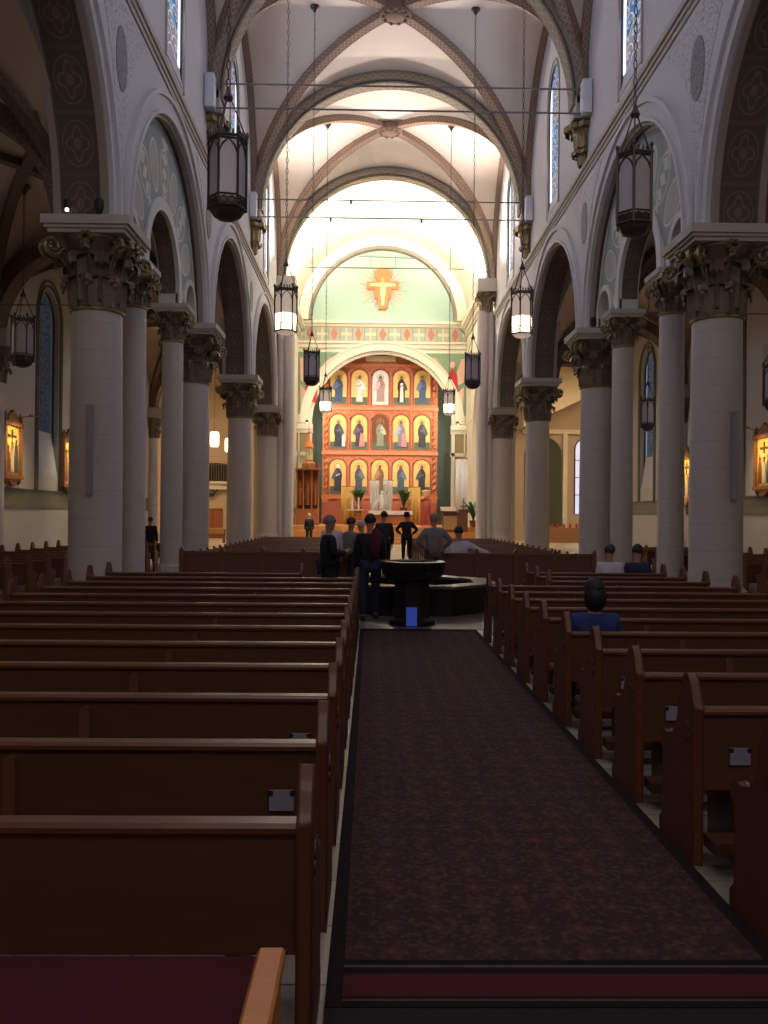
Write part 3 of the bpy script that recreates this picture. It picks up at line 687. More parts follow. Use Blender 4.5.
for yt in (-1.6, 7.6, 16.8, 25.8, 35.0, 44.6):
    m = M(); m.sweep(arc_xz(yt, XC, VZ, 5.25, n=48), (0, -1, 0), 0.80, 0.0, 0.30)
    m.sweep(arc_xz(yt, XC, VZ, 5.2, n=48), (0, -1, 0), 0.62, 0.30, 0.62); trim(m, MT['soffit2'])
    m = M(); m.sweep(arc_xz(yt, XC, VZ, 5.2, n=48), (0, -1, 0), 0.60, -0.05, 0.01); trim(m, MT['soffit2'])
struct('ceiling_roof', M().box(XC - 12.8, XC + 12.8, -8.2, 44.8, 20.4, 20.6), MT['vault'])
# unseen rear wall, with a round window added for the fill light
m = M(); n = 32; cz, R = 13.0, 2.6; out = [(XC + 12.5 * c, cz + d) for c, d in ((1, 0), (1, 7.4), (-1, 7.4), (-1, -13), (1, -13))]
ringp = [(XC + R * math.cos(2 * PI * i / n), cz + R * math.sin(2 * PI * i / n)) for i in range(n)]
def sq(a):
    c, d = math.cos(a), math.sin(a); k = min(12.5 / max(1e-6, abs(c)), (7.4 if d > 0 else 13.0) / max(1e-6, abs(d))); return (XC + c * k, cz + d * k)
for i in range(n):
    a, b = 2 * PI * i / n, 2 * PI * (i + 1) / n; A, B = sq(a), sq(b)
    m.add([(ringp[i][0], -7.6, ringp[i][1]), (ringp[(i + 1) % n][0], -7.6, ringp[(i + 1) % n][1]), (B[0], -7.6, B[1]), (A[0], -7.6, A[1])], [(0, 1, 2, 3)])
struct('wall_rear', m, MT['wall'])
m = M(); m.add([(p[0], -7.7, p[1]) for p in ringp], [tuple(range(n))], [[((p[0] - XC + R) / (2 * R), p[1] - cz + R) for p in ringp]])
struct('window_41', m, MT['glass'])  # unseen round rear window, added for the fill light

# tie rods across the nave
for y, lb in ((25.2, 'nearer'), (34.4, 'farther')):
    for z, hb in ((13.45, 'lower'), (14.15, 'upper')):
        m = M(); m.tube([(XC - 5.55, y, z), (XC + 5.55, y, z)], 0.028, 8)
        if y > 30:
            for k in (-2.4, 1.2) if z < 14 else (-1.6, 2.9): m.lathe([(0.05, -0.16), (0.05, -0.04), (0.02, 0.0)], 8, (XC + k, y, z))
        tag(m.obj('tie_rod', MT['rod']), 'thin steel rod across the nave vault, %s one of the %s pair' % (hb, lb), 'rod', 'tie rods across the nave')
m = M(); m.tube([(XC - 5.6, 46.6, 13.35 + 1.6), (XC + 5.6, 46.6, 13.35 + 1.6)], 0.03, 8); tag(m.obj('tie_rod', MT['rod']), 'thin rod crossing in front of the red cross and turquoise lunette', 'rod')
m = M(); m.tube([(XC - 1.7, 58.8, 19.2), (XC + 2.4, 58.8, 19.1)], 0.03, 8)
for k in (-.9, .8): m.tube([(XC + k, 58.8, 19.15), (XC + k, 58.8, 18.5)], 0.02, 6)
tag(m.obj('lighting_bar', MT['rod']), 'short bar at the top of the bright barrel vault over the lunette', 'bar')

# ------------------------------------------------------------------ aisles
AW = 11.95; ASP = 7.0
for s, side in ((-1, 'left'), (1, 'right')):
    xi, xo = XC + s * AW, XC + s * (AW + 1.2)
    wins = [((a + b) / 2, 0.92, 3.0, 8.35, 1.15) for a, b in BAYS]
    wall_strips(s, xi, xo, -8.0, 45.4, 0.0, 20.4, [], wins, 'wall_aisle_' + side, MT['aislewall'])
    for (a, b) in BAYS:
        nwin += 1; yc = (a + b) / 2
        lancet('window_%d' % nwin, s, XC + s * (AW + 0.22), yc, 0.915, 3.0, 8.35, 1.15, MT['glassdim'] if s < 0 else MT['glassr'], MT['iron'], XC + s * (AW), 1.5)
        m = M()
        for hw, wd in ((1.0, 0.07), (1.16, 0.05)):
            e = xi - s * 0.03
            m.sweep([(e, yc - hw, 2.42)] + [(e, yc - hw * math.cos(PI * i / 20), 8.35 + 1.15 * hw * math.sin(PI * i / 20)) for i in range(21)] + [(e, yc + hw, 2.42)], (1, 0, 0), 0.06, 0.0, wd)
        trim(m, MT['dado'])
    # stencilled dado band
    m = M(); e = xi - s * 0.02; vs = [(e, -8, 1.80), (e, 44, 1.80), (e, 44, 2.40), (e, -8, 2.40)]
    m.add([(e - s * .006, *p[1:]) for p in vs], [(0, 1, 2, 3)], [[(0, 0), (52, 0), (52, 1), (0, 1)]]); m.box(min(xi, e), max(xi, e), -8, 44, 1.80, 2.40)
    m.box(min(xi, xi - s * 0.05), max(xi, xi - s * 0.05), -8, 44, 2.40, 2.45); trim(m, MT['dado'])
    # engaged half columns, transverse arches, vaults
    for k, y in enumerate((7.6, 16.8, 25.8, 35.0, 44.4)):
        m = M(); a0, a1 = (PI / 2, 3 * PI / 2) if s > 0 else (-PI / 2, PI / 2); cx = xi
        m.lathe([(0.5, 0), (0.5, 0.4), (0.40, 0.6), (0.37, 5.5)], 16, (cx, y, 0), a0, a1); 
        trim(m, MT['col'])
        m = M(); m.lathe([(0.37, 5.5), (0.42, 5.9), (0.6, 6.4), (0.6, 6.5)], 16, (cx, y, 0), a0, a1)
        for i in range(5):
            ang = a0 + (a1 - a0) * (i + .5) / 5
            for z0, rr in ((5.52, .56), (5.85, .66)):
                v, f = leaf_pts(0.40, rr, 0, 0.42, ang, 0.15, 0.08); m.add([(p[0] + cx, p[1] + y, p[2] + z0) for p in v], f)
        trim(m, MT['cap'])
        m = M(); m.box(min(cx, cx - s * .7), max(cx, cx - s * .7), y - .6, y + .6, 6.5, 7.0); trim(m, MT['trim'])
        xa, xb = XC + s * 6.45, xi; cxx = (xa + xb) / 2; r = abs(xb - xa) / 2
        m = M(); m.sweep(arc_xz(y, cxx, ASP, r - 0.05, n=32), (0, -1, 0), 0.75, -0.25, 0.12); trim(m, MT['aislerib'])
    for bi, (y0, y1) in enumerate(BAYS):
        xa, xb = XC + s * 6.45, xi; cxx = (xa + xb) / 2; r = abs(xb - xa) / 2
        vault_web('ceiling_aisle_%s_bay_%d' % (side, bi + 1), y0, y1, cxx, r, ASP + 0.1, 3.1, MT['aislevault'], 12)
        m = M(); b = (y1 - y0) / 2
        for sg in (-1, 1): m.sweep(diag(y0, y1, cxx, r - .05, ASP + .1, 3.05, sg, 28), Vector((b * sg, -r, 0)), 0.26, -0.12, 0.10)
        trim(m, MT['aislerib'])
    m = M(); yy = 26.0 if s < 0 else 26.0; z = 7.55
    m.tube([(XC + s * 6.5, 25.0, 7.62), (xi, 25.0, 7.62)], 0.02, 6)
    tag(m.obj('tie_rod', MT['rod']), 'thin steel rod spanning the %s aisle at capital height' % side, 'rod')

# ------------------------------------------------------------------ crossing, transepts, sanctuary wall
YW = 60.0; BZ = 14.9; BR = 5.85
m = M(); P = arc_xz(0, XC, BZ, BR, n=40)
for (a, b) in zip(P[:-1], P[1:]): m.add([(a[0], 44.8, a[2]), (b[0], 44.8, b[2]), (b[0], YW, b[2]), (a[0], YW, a[2])], [(0, 1, 2, 3)])
struct('ceiling_crossing', m, MT['cross'])
m = M(); Q = arc_xz(0, XC, VZ, 5.75, n=40)
for (a, b, c, d) in zip(P[:-1], P[1:], Q[1:], Q[:-1]): m.add([(a[0], 44.95, a[2]), (b[0], 44.95, b[2]), (c[0], 44.95, c[2]), (d[0], 44.95, d[2])], [(0, 1, 2, 3)])
struct('wall_crossing_arch', m, MT['cross'])
for s, side in ((-1, 'left'), (1, 'right')):
    wall_strips(s, XC + s * BR, XC + s * (BR + 0.9), 44.9, YW, 0.0, BZ + 0.4, [(51.6, 4.9)], [], 'wall_crossing_' + side, MT['cross'], zs=6.3)
    m = M(); m.box(*sorted((XC + s * BR, XC + s * (BR + .9))), 56.5, 56.6, 0, 6.3); m.box(*sorted((XC + s * BR, XC + s * (BR + .9))), 46.6, 46.7, 0, 6.3); struct('wall_jamb_' + side, m, MT['cross'])
    m = M(); xi = XC + s * BR
    for (z0, z1, d) in ((13.95, 14.15, .10), (14.15, 14.4, .2), (14.4, 14.55, .36), (14.55, 14.9, .45)): m.box(min(xi, xi - s * d), max(xi, xi - s * d), 47.2, YW, z0, z1)
    trim(m, MT['cream'])
    m = M(); m.box(min(xi, xi - s * .04), max(xi, xi - s * .04), 56.8, YW, 7.95, 13.4); trim(m, MT['frieze'] if False else MT['cream'])
# the opening on the sides reaches the ground
# (side arches start above a low wall, hidden behind the piers)
# sanctuary wall: chancel arch opening, lunette, cornices
m = M(); R = 5.05; zsp = 8.0; hx = BR + 0.9; n = 32
pts = [(XC - R * math.cos(PI * i / n), zsp + R * math.sin(PI * i / n)) for i in range(n + 1)]
for (a, b) in zip(pts[:-1], pts[1:]):
    for y in (YW, YW + 0.9): m.add([(a[0], y, a[1]), (b[0], y, b[1]), (b[0], y, 21.3), (a[0], y, 21.3)], [(0, 1, 2, 3)])
    m.add([(a[0], YW, a[1]), (b[0], YW, b[1]), (b[0], YW + .9, b[1]), (a[0], YW + .9, a[1])], [(0, 1, 2, 3)])
for s in (-1, 1):
    m.box(min(XC + s * R, XC + s * hx), max(XC + s * R, XC + s * hx), YW, YW + 0.9, 0, 21.3)
struct('wall_sanctuary', m, MT['cream'])
m = M(); RL = 5.0; zl = 15.05
m.prism([(XC - RL, zl - .15)] + [(XC - RL * math.cos(PI * i / n), zl + .0 + RL * math.sin(PI * i / n)) for i in range(n + 1)] + [(XC + RL, zl - .15)], 'y', YW - 0.05, YW - 0.01)
struct('wall_lunette', m, MT['turq'])
m = M(); m.sweep(arc_xz(YW - .3, XC, zl, RL, n=40), (0, -1, 0), 0.6, 0.10, 0.78); trim(m, MT['cream'])
m = M(); m.sweep(arc_xz(YW - .3, XC, zl, RL, n=40), (0, -1, 0), 0.5, -0.12, 0.10); trim(m, MT['soffit2'])
m = M()
for (z0, z1, d) in ((14.68, 14.86, .15), (14.86, 15.05, .35), (13.5, 13.65, .25), (13.2, 13.5, .12)): m.box(XC - BR, XC + BR, YW - d, YW, z0, z1)
trim(m, MT['cream'])
m = M(); y = YW - .06; m.add([(XC - BR, y, 13.65), (XC + BR, y, 13.65), (XC + BR, y, 14.68), (XC - BR, y, 14.68)], [(0, 1, 2, 3)], [[(0.5, 0), (14.5, 0), (14.5, 1), (0.5, 1)]])
m.box(XC - BR, XC + BR, YW - .055, YW, 13.65, 14.68, 1); trim(m, [MT['frieze'], MT['cream']])
m = M(); m.sweep(arc_xz(YW - .08, XC, zsp, R, n=40), (0, -1, 0), 0.16, 0.0, 0.5); m.sweep(arc_xz(YW - .12, XC, zsp, R, n=40), (0, -1, 0), 0.24, 0.5, 0.62); m.sweep(arc_xz(YW + .3, XC, zsp, R, n=40), (0, -1, 0), 0.24, -0.2, 0.0)
trim(m, MT['cream'])
# spandrel paintings left and right of the chancel arch, with winged figures
for s, side in ((-1, 'left'), (1, 'right')):
    R2 = 5.7; zz = [8.6 + (12.9 - 8.6) * i / 10 for i in range(11)]
    P = [(XC + s * math.sqrt(max(0.01, R2 * R2 - (z - zsp) ** 2)), z) for z in zz] + [(XC + s * BR, 12.9), (XC + s * BR, 8.6)]
    m = M(); m.prism(P, 'y', YW - 0.05, YW - 0.001)
    root = m.obj('spandrel_painting', colmat('spandrel_green', 128, 150, 124)); tag(root, 'green painted spandrel with a red and white winged figure, %s of the arch' % side, 'painting', 'winged figure paintings')
    cx = XC + s * 4.85; f = M()
    f.prism([(cx - .35, 9.6), (cx - .45, 10.4), (cx - .28, 11.4), (cx, 11.9), (cx + .3, 11.4), (cx + .4, 10.3), (cx + .3, 9.4)], 'y', YW - .13, YW - .06)
    f.obj('robe', MT['red'], root)
    f = M(); f.ell((cx, YW - .12, 12.1), .2, .08, .25); f.prism([(cx - s * .3, 11.5), (cx - s * 1.2, 12.55), (cx - s * 1.7, 12.6), (cx - s * 1.1, 12.1), (cx - s * .5, 11.1)], 'y', YW - .12, YW - .06)
    f.prism([(cx + s * .3, 11.6), (cx + s * .6, 12.5), (cx + s * .85, 12.5), (cx + s * .8, 10.9), (cx + s * .4, 10.7)], 'y', YW - .12, YW - .06)
    f.prism([(cx + s * .1, 9.4), (cx + s * .75, 8.8), (cx + s * .8, 10.6), (cx + s * .4, 10.2)], 'y', YW - .12, YW - .06)
    f.obj('wings', colmat('rose_white', 214, 176, 160), root)
    # ledge with a patterned frieze at capital height, and wall panels below
    m = M(); x0, x1 = sorted((XC + s * 4.75, XC + s * BR)); m.box(x0, x1, YW - .5, YW, 7.55, 7.9); m.box(x0, x1, YW - .35, YW, 7.3, 7.55); m.box(x0, x1, YW - .3, YW, 5.75, 6.0)
    for q in (4.8, 5.75) : m.box(*sorted((XC + s * q, XC + s * (q + .22) if q < 5.2 else XC + s * (q - .1))), YW - .3, YW, 0.9, 7.3)
    trim(m, MT['cream'])
    m = M(); m.box(x0, x1, YW - .22, YW - .01, 6.0, 7.3); trim(m, mk_stencil('ledge_frieze_' + side, (0.30, 0.20, 0.11), (0.20, 0.24, 0.13), 4))
# apse behind
m = M(); m.box(XC - 7, XC + 7, 66.6, 67.0, 0, 14.5); m.box(XC - 7.4, XC - 6.9, YW + .9, 67, 0, 14.5); m.box(XC + 6.9, XC + 7.4, YW + .9, 67, 0, 14.5); m.box(XC - 7.4, XC + 7.4, YW + .9, 67, 14.4, 14.7)
struct('wall_apse', m, MT['green'])
m = M(); m.box(XC - 5.6, XC + 5.6, 50.6, YW + 7, 0, 0.36); m.box(XC - 5.6, XC + 5.6, 51.4, YW + 7, 0.36, 0.72); m.box(XC - 5.6, XC + 5.6, 52.2, YW + 7, .72, 1.0)
m.box(XC - 2.2, XC + 2.2, 50.2, 51.0, 0, 0.18)
struct('floor_sanctuary', m, plain('sanctuary_wood_floor', lin(196, 140, 84), 0.4))
# transepts
for s, side in ((-1, 'left'), (1, 'right')):
    xo = XC + s * 18.5; x0, x1 = sorted((XC + s * 6.7, xo))
    m = M(); m.box(x0, x1, 60.0, 60.5, 0, 12.0); m.box(*sorted((xo, xo + s * .4)), 45.2, 60.5, 0, 12.0)
    struct('wall_transept_' + side, m, mk_plaster('ochre_plaster_' + side, (0.60, 0.48, 0.34)))
    m = M(); m.box(*sorted((XC + s * 13.1, xo)), 44.6, 45.4, 0, 12.0); struct('wall_transept_front_' + side, m, MT['aislewall'])
    m = M(); m.box(x0, x1, 45.0, 60.5, 12.0, 12.2); struct('ceiling_transept_' + side, m, MT['cross'])
# end walls over the aisle arches, toward the transepts
for s, side in ((-1, 'left'), (1, 'right')):
    xa, xb = XC + s * 6.6, XC + s * 13.1; cxx = XC + s * (6.45 + AW) / 2; r = (AW - 6.45) / 2
    m = M(); n = 24; P = [(cxx - r * math.cos(PI * i / n), ASP + r * math.sin(PI * i / n)) for i in range(n + 1)]
    for a, b in zip(P[:-1], P[1:]):
        for y in (44.5, 44.95): m.add([(a[0], y, a[1]), (b[0], y, b[1]), (b[0], y, 20.4), (a[0], y, 20.4)], [(0, 1, 2, 3)])
    x0, x1 = sorted((XC + s * AW, XC + s * 13.2)); m.box(x0, x1, 44.5, 44.95, 0, 20.4)
    struct('wall_aisle_end_' + side, m, MT['aislewall'])
    x0, x1 = sorted((XC + s * 6.7, XC + s * 13.2)); struct('ceiling_aisle_end_' + side, M().box(x0, x1, 44.5, 45.1, 12.0, 12.2), MT['aislewall'])
# left transept fittings
t = thing('organ_screen', 'dark organ pipe grille on a cream balcony at the back of the lit left transept', 'organ')
m = M(); m.box(-12.1, -9.6, 59.55, 59.9, 3.35, 3.75); m.box(-12.1, -9.6, 59.3, 59.9, 3.75, 3.9); m.obj('balcony', MT['cream'], t)
m = M()
for i in range(14): m.lathe([(0.06, 0), (0.06, 1.15 + .12 * math.sin(i * PI / 13))], 8, (-11.9 + i * .17, 59.75, 3.9))
m.obj('pipes', MT['black'], t)
m = M(); m.ell((-11.0, 59.7, 3.1), .35, .2, .25); m.tube([(-11.5, 59.7, 3.35), (-11.0, 59.6, 2.9), (-10.5, 59.7, 3.35)], .06); m.obj('bracket', MT['iron'], t)
m = M(); m.box(-11.6, -10.2, 59.85, 60.0, 0, 2.05); m2 = M(); o = struct('door_1', m, colmat('door_wood', 140, 78, 50))
for i in (0, 1): m2.box(-11.5 + i * .7, -10.95 + i * .7, 59.8, 59.86, .3, 1.9)
m2.obj('door_panel', plain('orange_door_panel', lin(150, 84, 52), .5), o)
t = thing('side_table', 'small table with a pale cloth in the lit left transept', 'table', (-9.0, 50.0, 0))
m = M(); m.box(-.65, .65, -.3, .3, .82, .86); m.box(-.64, .64, -.31, -.29, .55, .86); m.obj('cloth', MT['goldcloth'], t)
for sx in (-.58, .58):
    for sy in (-.24, .24): M().box(sx - .03, sx + .03, sy - .03, sy + .03, 0, .82).obj('leg', MT['wood'], t)
for (x, y, z, lb) in ((-9.05, 50.2, 5.55, 'nearer and larger of the two glowing lamps in the left transept'), (-9.0, 55.0, 5.6, 'farther of the two glowing lamps in the left transept')):
    t = thing('pendant_lamp', 'warm white cylinder pendant, ' + lb, 'lamp', (x, y, z), 0, 'warm pendants in the left transept')
    M().lathe([(.0, 0), (.2, 0), (.26, .1), (.26, .75), (.2, .85), (0, .86)], 16).obj('lamp_shade', MT['lampwarm'], t)
    M().tube([(0, 0, .85), (0, 0, 12.0 - z)], .015, 6).obj('cord', MT['iron'], t)
    point('pendant_glow', (x, y - .4, z + .3), 60, (1.0, .72, .42), .2)
# right transept fittings: green niche, lit arched window, candle rack
def arched(x0, x1, z0, zt, y0, y1, n=14):
    c, r = (x0 + x1) / 2, (x1 - x0) / 2
    return M().prism([(x0, z0)] + [(c - r * math.cos(PI * i / n), zt - r + r * math.sin(PI * i / n)) for i in range(n + 1)] + [(x1, z0)], 'y', y0, y1)
struct('trim_90', arched(10.6, 13.15, 1.0, 7.2, 59.86, 60.02), plain('green_niche_paint', lin(70, 78, 56), .8))
o = struct('window_42', arched(14.1, 15.6, 1.9, 7.1, 59.88, 60.02), MT['glasswhite'])
m = M(); m.sweep([(14.1, 59.9, 1.9)] + [(14.85 - .75 * math.cos(PI * i / 14), 59.9, 6.35 + .75 * math.sin(PI * i / 14)) for i in range(15)] + [(15.6, 59.9, 1.9)], (0, -1, 0), .1, 0, .08)
for z in (3.2, 4.4, 5.6): m.box(14.1, 15.6, 59.84, 59.9, z - .025, z + .025)
m.obj('window_frame', MT['iron'], o)
m = M(); m.prism([(13.2, 60.0), (13.2, 59.6), (13.5, 59.6), (13.5, 60.0)], 'z', 0, 7.6); m.box(10.4, 15.9, 59.7, 60.0, 7.4, 7.7); struct('trim_91', m, MT['cream'])
m = M(); m.prism([(10.0, 7.6), (19.2, 12.0), (10.0, 12.0)], 'y', 57.0, 59.9); struct('ceiling_transept_slope', m, mk_plaster('cream_slope', (.72, .62, .45)))
t = thing('side_altar', 'long cloth-covered side altar with red candles in the lit right transept', 'altar', (12.6, 56.5, 0))
m = M(); m.box(-1.8, 1.8, -.4, .4, 0, .95); m.obj('cloth', colmat('tan_altar_cloth', 140, 100, 70), t)
for i in range(9): M().lathe([(.07, .95), (.07, 1.2), (0.02, 1.22), (0, 1.3)], 8, (-1.6 + i * .4, 0, 0)).obj('candle', MT['red'], t)
t = thing('processional_cross', 'thin dark standing crucifix before the lit arched transept window', 'cross', (14.7, 58.8, 0))
m = M(); m.lathe([(.25, 0), (.2, .06), (.03, .12), (.03, 4.0)], 10); m.box(-.35, .35, -.03, .03, 3.3, 3.4); m.obj('pole', MT['iron'], t)
M().box(-.12, .12, -.06, .06, 2.9, 3.5).obj('figure', MT['carved'], t)

# ------------------------------------------------------------------ cross on the lunette
t = thing('wall_cross', 'painted wooden cross with pink rays on the turquoise lunette', 'cross', (XC - 0.02, YW - 0.12, 15.6)); t.scale = (.95, 1, .86)
def pr(pts, y0, y1): return M().prism(pts, 'y', y0, y1)
rays = M()
for i in range(28):
    a = i * 2 * PI / 28 + .05; L = (2.35 if abs(math.cos(a)) < .25 else 1.85) * (1 if i % 2 else .82); zc = 2.1; wd = .13
    ca, sa = math.cos(a), math.sin(a)
    rays.prism([(ca * .3 - sa * wd, zc + sa * .3 + ca * wd), (ca * L, zc + sa * L * 1.05), (ca * .3 + sa * wd, zc + sa * .3 - ca * wd)], 'y', 0.01, .05)
rays.obj('rays', colmat('pale_pink', 238, 176, 156), t)
pr([(-.3, .3), (.3, .3), (.36, 1.15), (.58, 1.15), (.58, 1.95), (1.15, 1.9), (1.15, 2.5), (.5, 2.5), (.42, 2.75), (.62, 2.9), (.62, 3.35), (.35, 3.55), (-.35, 3.55), (-.62, 3.35), (-.62, 2.9), (-.42, 2.75), (-.5, 2.5), (-1.15, 2.5), (-1.15, 1.9), (-.58, 1.95), (-.58, 1.15), (-.36, 1.15)], -.16, 0).obj('cross_board', colmat('painted_cross_wood', 212, 136, 90), t)
pr([(-.1, .6), (.1, .6), (.14, 1.3), (.2, 1.5), (.2, 2.1), (.95, 2.15), (.95, 2.32), (.2, 2.4), (-.2, 2.4), (-.95, 2.32), (-.95, 2.15), (-.2, 2.1), (-.2, 1.5), (-.14, 1.3)], -.22, -.161).obj('painted_figure', colmat('ivory_paint', 250, 226, 160), t)
M().ell((0, -.2, 2.6), .16, .06, .2).obj('head', colmat('ivory_gold', 236, 190, 110), t)

# ------------------------------------------------------------------ altar screen
RX, RY, px = 0.62, 64.3, 64.3 / 869
t = thing('altar_screen', 'tall red and gold altar screen with fifteen painted saints under the chancel arch', 'retablo', (RX, RY, 0))
hw = 4.25
m = M(); pts = [(-hw, 1.0), (hw, 1.0), (hw, 11.9)] + [(hw * math.cos(a) , 11.9 + 2.1 * math.sin(a)) for a in [PI * i / 16 for i in range(1, 16)]] + [(-hw, 11.9)]
m.prism(pts, 'y', 0.0, .35); m.obj('backboard', MT['retablo'], t)
m = M()
for z in (3.0, 6.25, 9.55, 12.75): m.box(-hw - .05, hw + .05, -.22, 0, z - .12, z + .12) if z < 12 else m.box(-3.4, 3.4, -.2, 0, z - .1, z + .1)
m.obj('cornices', MT['retlight'], t)
rows = [(9.85, 'top'), (6.55, 'middle'), (3.25, 'bottom')]
RC = [[('blue', 70, 88, 120), ('cream', 206, 200, 188), ('rose', 176, 140, 136), ('black', 62, 52, 50), ('blue2', 78, 92, 122)],
      [('navy', 58, 58, 72), ('plum', 80, 62, 84), ('sage', 140, 146, 128), ('lilac', 134, 124, 148), ('char', 66, 64, 70)],
      [('char', 62, 62, 72), ('slate', 78, 82, 94), ('brown', 128, 96, 72), ('steel', 80, 92, 112), ('dark', 56, 58, 64)]]
def arch_poly(w_, h_, n=12):
    r = w_ / 2; return [(-r, 0), (r, 0)] + [(r * math.cos(PI * i / n), h_ - r + r * math.sin(PI * i / n)) for i in range(n + 1)]
for ri, (z0, rn) in enumerate(rows):
    for ci in range(5):
        cx = (ci - 2) * 1.55; w_, h_ = 1.2, 2.55
        white = (ri == 0 and ci == 2); niche = (ri == 1 and ci == 2)
        pm = M(); pm.prism([(cx + p[0], z0 + p[1]) for p in arch_poly(w_, h_)], 'y', -.06, .01)
        p = pm.obj('painted_panel', MT['panelwhite'] if white else (MT['niche'] if niche else MT['panelgold']), t)
        fm = M(); pp = arch_poly(w_ + .14, h_ + .07); path = [(cx + q[0], -.08, z0 + q[1]) for q in [pp[1]] + pp[2:] + [pp[0]]]
        fm.tube(path, .075, 6); fm.obj('arch_moulding', MT['retred'], p)
        if not white: M().box(cx - .58, cx + .58, -.075, -.061, z0, z0 + .55).obj('ground', MT['paneldark'], p)
        hl = M(); hl.tube([(cx + .24 * math.cos(k * PI / 10), -.07, z0 + 2.02 + .24 * math.sin(k * PI / 10)) for k in range(20)], .022, 5, closed=True); hl.obj('halo', MT['retlight'], p)
        sl = M(); q_ = 1 if (ri + ci) % 2 else -1; sl.prism([(cx + q_ * .10, z0 + 1.75), (cx + q_ * .34, z0 + 1.5), (cx + q_ * .46, z0 + 1.15), (cx + q_ * .30, z0 + 1.05), (cx - q_ * .05, z0 + 1.35)], 'y', -.165, -.063); sl.obj('sleeve', colmat('sleeve_%d_%d' % (ri, ci), *[min(255, int(c_ * 1.25 + 14)) for c_ in RC[ri][ci][1:]]), p)
        nm, r, g, b = RC[ri][ci]; f = M(); v = random.Random(ri * 5 + ci)
        wd = .25 + .05 * v.random()
        f.prism([(cx + a * wd, z0 + zz) for a, zz in ((-1.0, .22), (1.0, .22), (.95, .9), (1.15, 1.3 + .1 * v.random()), (1.0, 1.62), (.55, 1.82), (.2, 1.88), (-.2, 1.88), (-.55, 1.82), (-1.0, 1.6), (-1.1, 1.25), (-.85, .9))], 'y', -.15, -.062)
        f.obj('robe', colmat('robe_%d_%d' % (ri, ci), r, g, b), p)
        if (ri, ci) in ((1, 1), (1, 3)): M().prism([(cx + .0, z0 + .2), (cx + .42, z0 + .2), (cx + .36, z0 + 1.1), (cx + .1, z0 + 1.2)], 'y', -.18, -.063).obj('mantle', colmat('pink_mantle', 220, 140, 140), p)
        if (ri, ci) in ((0, 1), (0, 3)): M().prism([(cx - .12, z0 + .2), (cx + .16, z0 + .2), (cx + .12, z0 + 1.6), (cx - .08, z0 + 1.6)], 'y', -.18, -.063).obj('stole', colmat('white_stole', 225, 222, 212), p)
        if (ri, ci) in ((1, 0),): M().prism([(cx + .28, z0 + .2), (cx + .52, z0 + .2), (cx + .5, z0 + 1.05), (cx + .32, z0 + 1.1)], 'y', -.14, -.063).obj('child_figure', colmat('white_stole', 225, 222, 212), p)
        h = M(); h.ell((cx, -.12, z0 + 2.0), .125, .05, .16, 10, 7); h.ell((cx - .06, -.17, z0 + 1.35), .07, .03, .06, 8, 5); h.ell((cx + .09, -.17, z0 + 1.42), .07, .03, .06, 8, 5); h.obj('head', colmat('painted_face', 150, 104, 76) if (ri, ci) != (2, 0) else colmat('white_stole', 225, 222, 212), p)
m = M()
for q in (-1, 1):
    for z in range(0, 3):
        zz = 3.3 + z * 3.3; P = [(q * 4.0 + .07 * math.cos(k * .9), -.13 + .07 * math.sin(k * .9), zz + k * 2.75 / 40) for k in range(41)]; m.tube(P, .08, 6)
    m.box(q * 4.0 - .2, q * 4.0 + .2, -.25, 0, 1.0, 2.9)
m.obj('twisted_columns', MT['retlight'], t)
m = M()
for i in range(4): m.box((i - 1.5) * 1.55 - .07, (i - 1.5) * 1.55 + .07, -.1, 0, 3.1, 12.4)
m.obj('dividers', MT['retablo'], t)
m = M(); m.box(-1.1, 1.1, -.1, 0, 13.05, 13.45); m.obj('crest_panel', colmat('cream_crest', 232, 200, 160), t)
m = M()
for z in (6.0, 9.25, 12.55 - .15, 2.75):
    for i in range(9): m.ell(((i - 4) * .775, -.1, z - .02 + .32), .11, .06, .11, 8, 6)
m.obj('rosettes', MT['retred'], t)
m = M(); m.box(-hw, hw, -.5, 0, 1.0, 2.6); m.obj('predella', MT['retred'], t)

# ------------------------------------------------------------------ sanctuary furniture
PZ = 1.0
t = thing('altar_table', 'carved altar with a white cloth in front of the red altar screen', 'altar', (1.25, 55.5, PZ))
M().box(-1.25, 1.25, -.5, .5, .05, .92).obj('table_body', MT['carved'], t)
m = M(); m.box(-1.4, 1.4, -.6, .6, .92, .98); m.box(-1.4, 1.4, -.61, -.58, .72, .98); m.obj('altar_cloth', MT['cloth'], t)
def drape(x, label):
    t = thing('white_drape', label, 'drape', (x, 58.0, PZ), 0, 'white cloths behind the altar')
    m = M(); n = 24; vs = []; fs = []
    for j in range(9):
        z = 3.0 - j * .36; pinch = 1 - .35 * math.exp(-((z - .9) ** 2) / .25)
        for i in range(n + 1): u = i / n - .5; vs.append((u * .62 * pinch, .06 * math.sin(u * 30 + j * .2), z))
    for j in range(8):
        for i in range(n): fs.append((j * 25 + i, j * 25 + i + 1, j * 25 + 26 + i, j * 25 + 25 + i))
    m.add(vs, fs); o = m.obj('cloth', MT['cloth'], t); md = o.modifiers.new('thick', 'SOLIDIFY'); md.thickness = .02
    M().tube([(-.42, 0, 3.02), (.42, 0, 3.02)], .03).obj('crossbar', MT['carved'], t)
    M().lathe([(.2, 0), (.2, .05), (.035, .08), (.035, 3.02)], 10, (0, .1, 0)).obj('pole', MT['carved'], t)
drape(.22, 'white hanging cloth, left one of the pair behind the altar'); drape(1.12, 'white hanging cloth, right one of the pair behind the altar')
t = thing('white_statue', 'small white and gold statue with spread limbs between the two white cloths', 'statue', (.70, 57.2, PZ))
